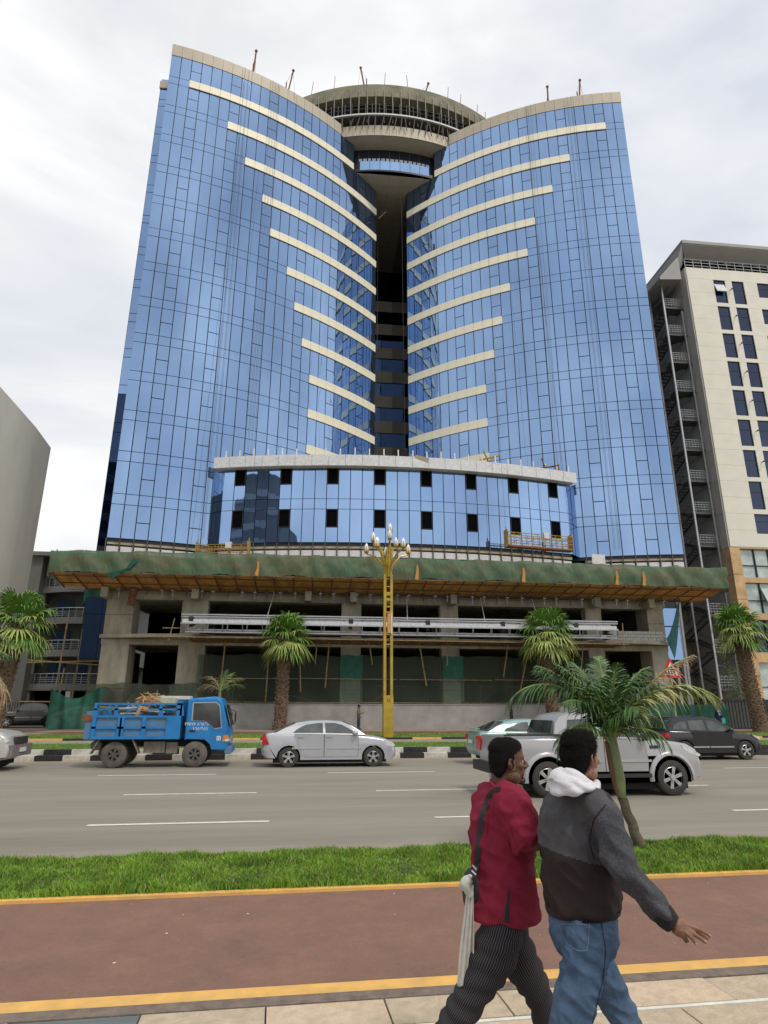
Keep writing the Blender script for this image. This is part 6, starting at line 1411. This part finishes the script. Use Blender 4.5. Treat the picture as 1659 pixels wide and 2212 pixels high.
def foldR(p):
    n1_ = noise.noise(Vector((p.x*6+p.z*3, p.y*6, p.z*3))); n2_ = noise.noise(Vector((p.x*15-p.z*8, p.y*13, p.z*6)))
    d1, t1 = seg_d(p, A0, A1); d2, t2 = seg_d(p, A1, A2); arm = 0
    if min(d1, d2) < .1: T = t1 if d1 < d2 else 1+t2; arm = .006*sin(T*11+8*n1_)*min(1, max(0, T-.3)*1.3)
    n3_ = noise.noise(Vector((p.x*10+p.z*9, p.y*10, p.z*5)))
    return .014*(1-abs(n1_)*2.4)+.010*(1-abs(n3_)*2.6)+.004*(1-abs(n2_)*2)+arm-.010
b = MB()
chain(b, [K(868, 1018, 3.36), K(864, 990, 3.36), K(858, 900, 3.36), K(852, 740, 3.36), K(846, 600, 3.36), K(846, 480, 3.36), K(848, 400, 3.37), K(850, 345, 3.37)], [.140, .147, .148, .145, .140, .130, .102, .062], [.174, .178, .18, .182, .188, .180, .14, .075], side=f, n=30)
chain(b, [K(865, 450, 3.34), sr, sr*.5+er*.5, er, er*.5+wr_*.5, K(1325, 1050, 3.06)], [.080, .080, .074, .064, .056, .050], n=20)
chain(b, [K(820, 460, 3.42), slf, slf*.5+el_*.5, el_, wl+Vector((0, 0, .05))], [.085, .08, .072, .066, .055], n=20)
jgrey = mat('jacket_grey', (.085, .083, .09), .75, var=.1, scale=22, bump=.3, bscale=260, spec=.25); jbrown = mat('jacket_brown', (.034, .023, .024), .8, var=.1, scale=22, bump=.3, bscale=260, spec=.25)
jheath = mat('sleeve_heather', (.078, .078, .088), .85, var=.22, scale=110, bump=.3, bscale=300, spec=.2)
zl, zr_ = K(690, 690, 3.3), K(1010, 790, 3.2)
def asg(p):
    d1, t1 = seg_d(p, A0, A1); d2, t2 = seg_d(p, A1, A2)
    if (d1 < .098 and t1 > .12) or d2 < .09: return 2
    u_ = (p-zl).dot(RTH)/max(.01, (zr_-zl).dot(RTH)); zt_ = zl.z+(zr_.z-zl.z)*u_
    if p.z < zt_: return 1
    q_ = p-A0
    if q_.z > .035 and p.z < nb.z+.02 and (p-nb).dot(RTH) > .07 and (p-K(900, 380, 3.3)).length < .17 and (p-A0).dot(FWH) > -.06: return 1
    return 0
jkO = fuse(b, 'jacket', [jgrey, jbrown, jheath], mR, .0055, 4, foldR, assign=asg); snR = snapper(jkO)
seam(snR, [(1000, 440), (935, 520), (905, 640), (935, 740)], .003, 'armhole_seam', jbrown, mR)
q = MB(); cb_ = K(872, 1042, 3.36); chain(q, [K(868, 1008, 3.36), K(870, 1028, 3.36), cb_], [.143, .140, .135], [.178, .174, .169], side=f, n=36); fuse(q, 'waistband', mat('rib_black', (.018, .016, .017), .9, bump=.6, bscale=80), mR, .006, 2)
q = MB(); chain(q, [K(1308, 1035, 3.06), K(1340, 1072, 3.055), K(1372, 1103, 3.05)], [.052, .050, .042], [.048, .045, .037], n=20); fuse(q, 'cuff', mat('rib_black', (.018, .016, .017)), mR, .005, 2, lambda p: .001*noise.noise(p*60))
# white hood
b = MB()
chain(b, [K(712, 330, 3.34), K(735, 358, 3.24), K(800, 362, 3.20), K(880, 350, 3.18), K(938, 345, 3.24), K(955, 335, 3.36), K(930, 320, 3.46), K(860, 300, 3.50), K(770, 300, 3.46), K(715, 318, 3.38)], [.032, .032, .030, .028, .022, .02, .02, .025, .03, .032], [.024, .024, .022, .02, .018, .018, .018, .02, .024, .024], n=12)
chain(b, [K(757, 232, 3.30), K(752, 270, 3.29), K(745, 320, 3.28)], [.010, .04, .052], [.012, .05, .06], n=14)
chain(b, [K(765, 250, 3.27), K(820, 290, 3.24), K(885, 325, 3.23), K(930, 345, 3.25)], [.022, .040, .034, .014], [.02, .034, .028, .012], n=14)
chain(b, [K(748, 310, 3.27), K(800, 335, 3.22), K(870, 345, 3.20)], [.05, .045, .03], n=12)
whitec = mat('hood_white', (.72, .70, .74), .9, var=.04, scale=30, bump=.4, bscale=240)
fuse(b, 'hood', whitec, mR, .005, 4, lambda p: .004*sin(p.z*150+14*noise.noise(p*6))*(1 if p.z < K(750, 300, 3.3).z else .3)+.006*noise.noise(p*16))
# jeans
dn = bpy.data.materials.new('denim'); dn.use_nodes = True; t_ = dn.node_tree; p_ = t_.nodes['Principled BSDF']; p_.inputs['Roughness'].default_value = .9; p_.inputs['Specular IOR Level'].default_value = .15
tcn = t_.nodes.new('ShaderNodeTexCoord'); n_a = t_.nodes.new('ShaderNodeTexNoise'); n_a.inputs['Scale'].default_value = 5; n_a.inputs['Detail'].default_value = 9; n_a.inputs['Roughness'].default_value = .7
r_a = t_.nodes.new('ShaderNodeValToRGB'); e_ = r_a.color_ramp.elements; e_[0].position = .3; e_[0].color = (.035, .062, .115, 1); e_[1].position = .75; e_[1].color = (.115, .18, .29, 1)
t_.links.new(tcn.outputs['Object'], n_a.inputs[0]); t_.links.new(n_a.outputs[0], r_a.inputs[0]); t_.links.new(r_a.outputs[0], p_.inputs['Base Color'])
bb_ = t_.nodes.new('ShaderNodeBump'); bb_.inputs['Strength'].default_value = .35; bb_.inputs['Distance'].default_value = .01; n_b = t_.nodes.new('ShaderNodeTexNoise'); n_b.inputs['Scale'].default_value = 60; n_b.inputs['Detail'].default_value = 6; t_.links.new(tcn.outputs['Object'], n_b.inputs[0]); t_.links.new(n_b.outputs[0], bb_.inputs['Height']); t_.links.new(bb_.outputs[0], p_.inputs['Normal'])
b = MB()
chain(b, [K(872, 1020, 3.36), K(872, 1100, 3.36), K(880, 1200, 3.36), K(890, 1260, 3.37)], [.12, .128, .122, .09], [.158, .162, .155, .115], side=f, n=26)
chain(b, [hr+Vector((0, 0, .03)), hr*.6+kr*.4, kr, kr*.5+ar_*.5, ar_+Vector((0, 0, -.03))], [.104, .100, .082, .077, .074], [.100, .095, .079, .074, .072], side=f, n=22)
chain(b, [hl+Vector((0, 0, .03)), hl*.6+kl*.4, kl, kl*.5+al*.5, al+Vector((0, 0, -.03))], [.10, .09, .07, .064, .06], [.098, .088, .068, .062, .06], side=f, n=22)
HR, KR, AR = hr.copy(), kr.copy(), ar_.copy(); HL, KL, AL = hl.copy(), kl.copy(), al.copy()
def foldJ(p):
    n1_ = noise.noise(p*8); n2_ = noise.noise(Vector((p.x*20, p.y*20, p.z*9))); T = p.z
    n3_ = noise.noise(Vector((p.x*13+p.z*14, p.y*13, p.z*9)))
    return .004*n1_+.005*(1-2*abs(n2_))+.008*(1-2.6*abs(n3_))-.006
jnO = fuse(b, 'jeans', dn, mR, .006, 4, foldJ); snJ = snapper(jnO); stitch = mat('denim_seam', (.16, .20, .28), .9); dseam = mat('denim_dark', (.02, .035, .07), .9)
seam(snJ, [(735, 1085), (910, 1090), (905, 1180), (895, 1250), (845, 1248), (790, 1215), (760, 1150), (735, 1085)], .0018, 'pocket_stitch', stitch, mR)
seam(snJ, [(748, 1100), (900, 1104)], .0018, 'pocket_stitch', stitch, mR)
seam(snJ, [(975, 1095), (1000, 1250), (985, 1400), (950, 1550), (925, 1650)], .0028, 'side_seam', dseam, mR)
seam(snJ, [(985, 1105), (1045, 1110)], .0018, 'coin_pocket', stitch, mR)
shoes(mR, (ar_, al), f, mat('shoe_white', (.4, .4, .4), .6))
# far man by the wall with his phone, and two more pedestrians
def small_man(loc, face, label, top, legs, skin, k=1.0, phone=False, cap_=None, bag_=None):
    t = local('person', label, 'person', loc); fx = Vector((cos(face), sin(face), 0)); sy = Vector((0, 0, 1)).cross(fx); Z = Vector((0, 0, k))
    A = lambda a_, s_, z_: fx*a_*k+sy*s_*k+Z*z_
    b = MB(); head(b, A(.02, 0, 1.49), fx, k=k); chain(b, [A(0, 0, .9), A(0, 0, 1.2), A(0, 0, 1.4), A(.0, 0, 1.53)], [.11, .1, .08, .05], [.15, .15, .15, .05], side=fx)
    hand = A(.34, -.1, 1.16) if phone else A(.05, -.22, .82)
    elb = A(.02, -.24, 1.12)
    chain(b, [A(0, -.18, 1.4), elb, hand], [.05, .042, .028]); chain(b, [A(0, .18, 1.4), A(-.03, .24, 1.12), A(.1, .24, .86)], [.05, .042, .028])
    for hnd in (hand, A(.1, .24, .84)):
        ell(b, hnd, (fx, sy, Vector((0, 0, 1))), (.045, .03, .03))
        for i in range(4): finger(b, [hnd+fx*.03+sy*(.02-.013*i), hnd+fx*.07+sy*(.02-.013*i), hnd+fx*.09+sy*(.02-.013*i)-Z*.02], .009, .008)
        finger(b, [hnd+sy*.02, hnd+fx*.03+sy*.045, hnd+fx*.055+sy*.04], .01, .009)
    for sg, st in ((-1, .1), (1, -.08)): chain(b, [A(0, sg*.09, .92), A(st*.7, sg*.09, .5), A(st*.5, sg*.09, .08)], [.08, .055, .04])
    fuse(b, 'body', skin, t, .014, 1); hair(A(.02, 0, 1.49), fx, t, hairm, k=k)
    b = MB(); chain(b, [A(0, 0, .86), A(0, 0, 1.1), A(0, 0, 1.35), A(0, 0, 1.46)], [.135, .125, .12, .07], [.18, .175, .19, .1], side=fx); chain(b, [A(0, -.17, 1.4), elb, elb+(hand-elb)*.8], [.07, .06, .045]); chain(b, [A(0, .17, 1.4), A(-.03, .24, 1.12), A(.06, .24, .92)], [.07, .06, .045]); fuse(b, 'jacket', top, t, .014, 2, lambda p: .008*noise.noise(p*9))
    b = MB(); chain(b, [A(0, 0, .95), A(0, 0, .84)], [.12, .1], [.16, .15], side=fx)
    for sg, st in ((-1, .1), (1, -.08)): chain(b, [A(0, sg*.09, .9), A(st*.7, sg*.09, .5), A(st*.5, sg*.09, .08)], [.095, .075, .065])
    fuse(b, 'trousers', legs, t, .014, 2)
    for sg, st in ((-1, .05), (1, -.04)): q = MB(); chain(q, [A(st-.06, sg*.09, .05), A(st+.06, sg*.09, .05), A(st+.18, sg*.09, .03)], [.045, .045, .03], n=8); q.build('shoe', trim, t)
    if phone: q = MB(); q.obox(A(.42, -.08, 1.19), (.02, .08, .15), rz=face, ry=.6); q.build('phone', trim, None, org=(0, 0, 0)).location = loc; o = bpy.data.objects['phone']; tag(o, 'dark mobile phone held by the man at the grey wall', 'phone')
    return t, A
small_man(Vector((5.75, 47.6, .42)), radians(-15), 'far man in a grey brown top looking at his phone by the grey wall', mat('top_khaki', (.16, .14, .105), .9), mat('jeans_dark', (.04, .055, .09), .9), skinL, .98, phone=True)
small_man(Vector((17.0, 47.2, .42)), radians(170), 'dark clothed pedestrian half hidden by palm fronds above the teal sedan', mat('cloth_black', (.02, .02, .024), .9), mat('cloth_black', (.02, .02, .024)), skinL, 1.0)
pm, A = small_man(Vector((29.75, 41.6, .385)), radians(10), 'pedestrian in a navy top with white print and turquoise bag above the black crossover', mat('top_navy', (.015, .02, .09), .8), mat('shorts_red', (.25, .03, .05), .9), skinL, .98)
q = MB(); 
for x, z, w, h in ((-.06, 1.36, .26, .03), (-.06, 1.24, .14, .03), (-.1, 1.17, .03, .12), (0, 1.17, .03, .17), (-.04, 1.1, .1, .03)): q.box(x-w/2, x+w/2, -.225, -.20, z-h/2, z+h/2)
q.build('shirt_print', white_paint, pm)
q = MB(); q.obox((.12, -.26, .75), (.22, .1, .34)); tb = q.build('turquoise_bag', mat('turq', (.05, .4, .4), .6), None); tb.location = (29.75, 41.6, .385); tag(tb, 'turquoise bag carried by the pedestrian in navy at right', 'bag')
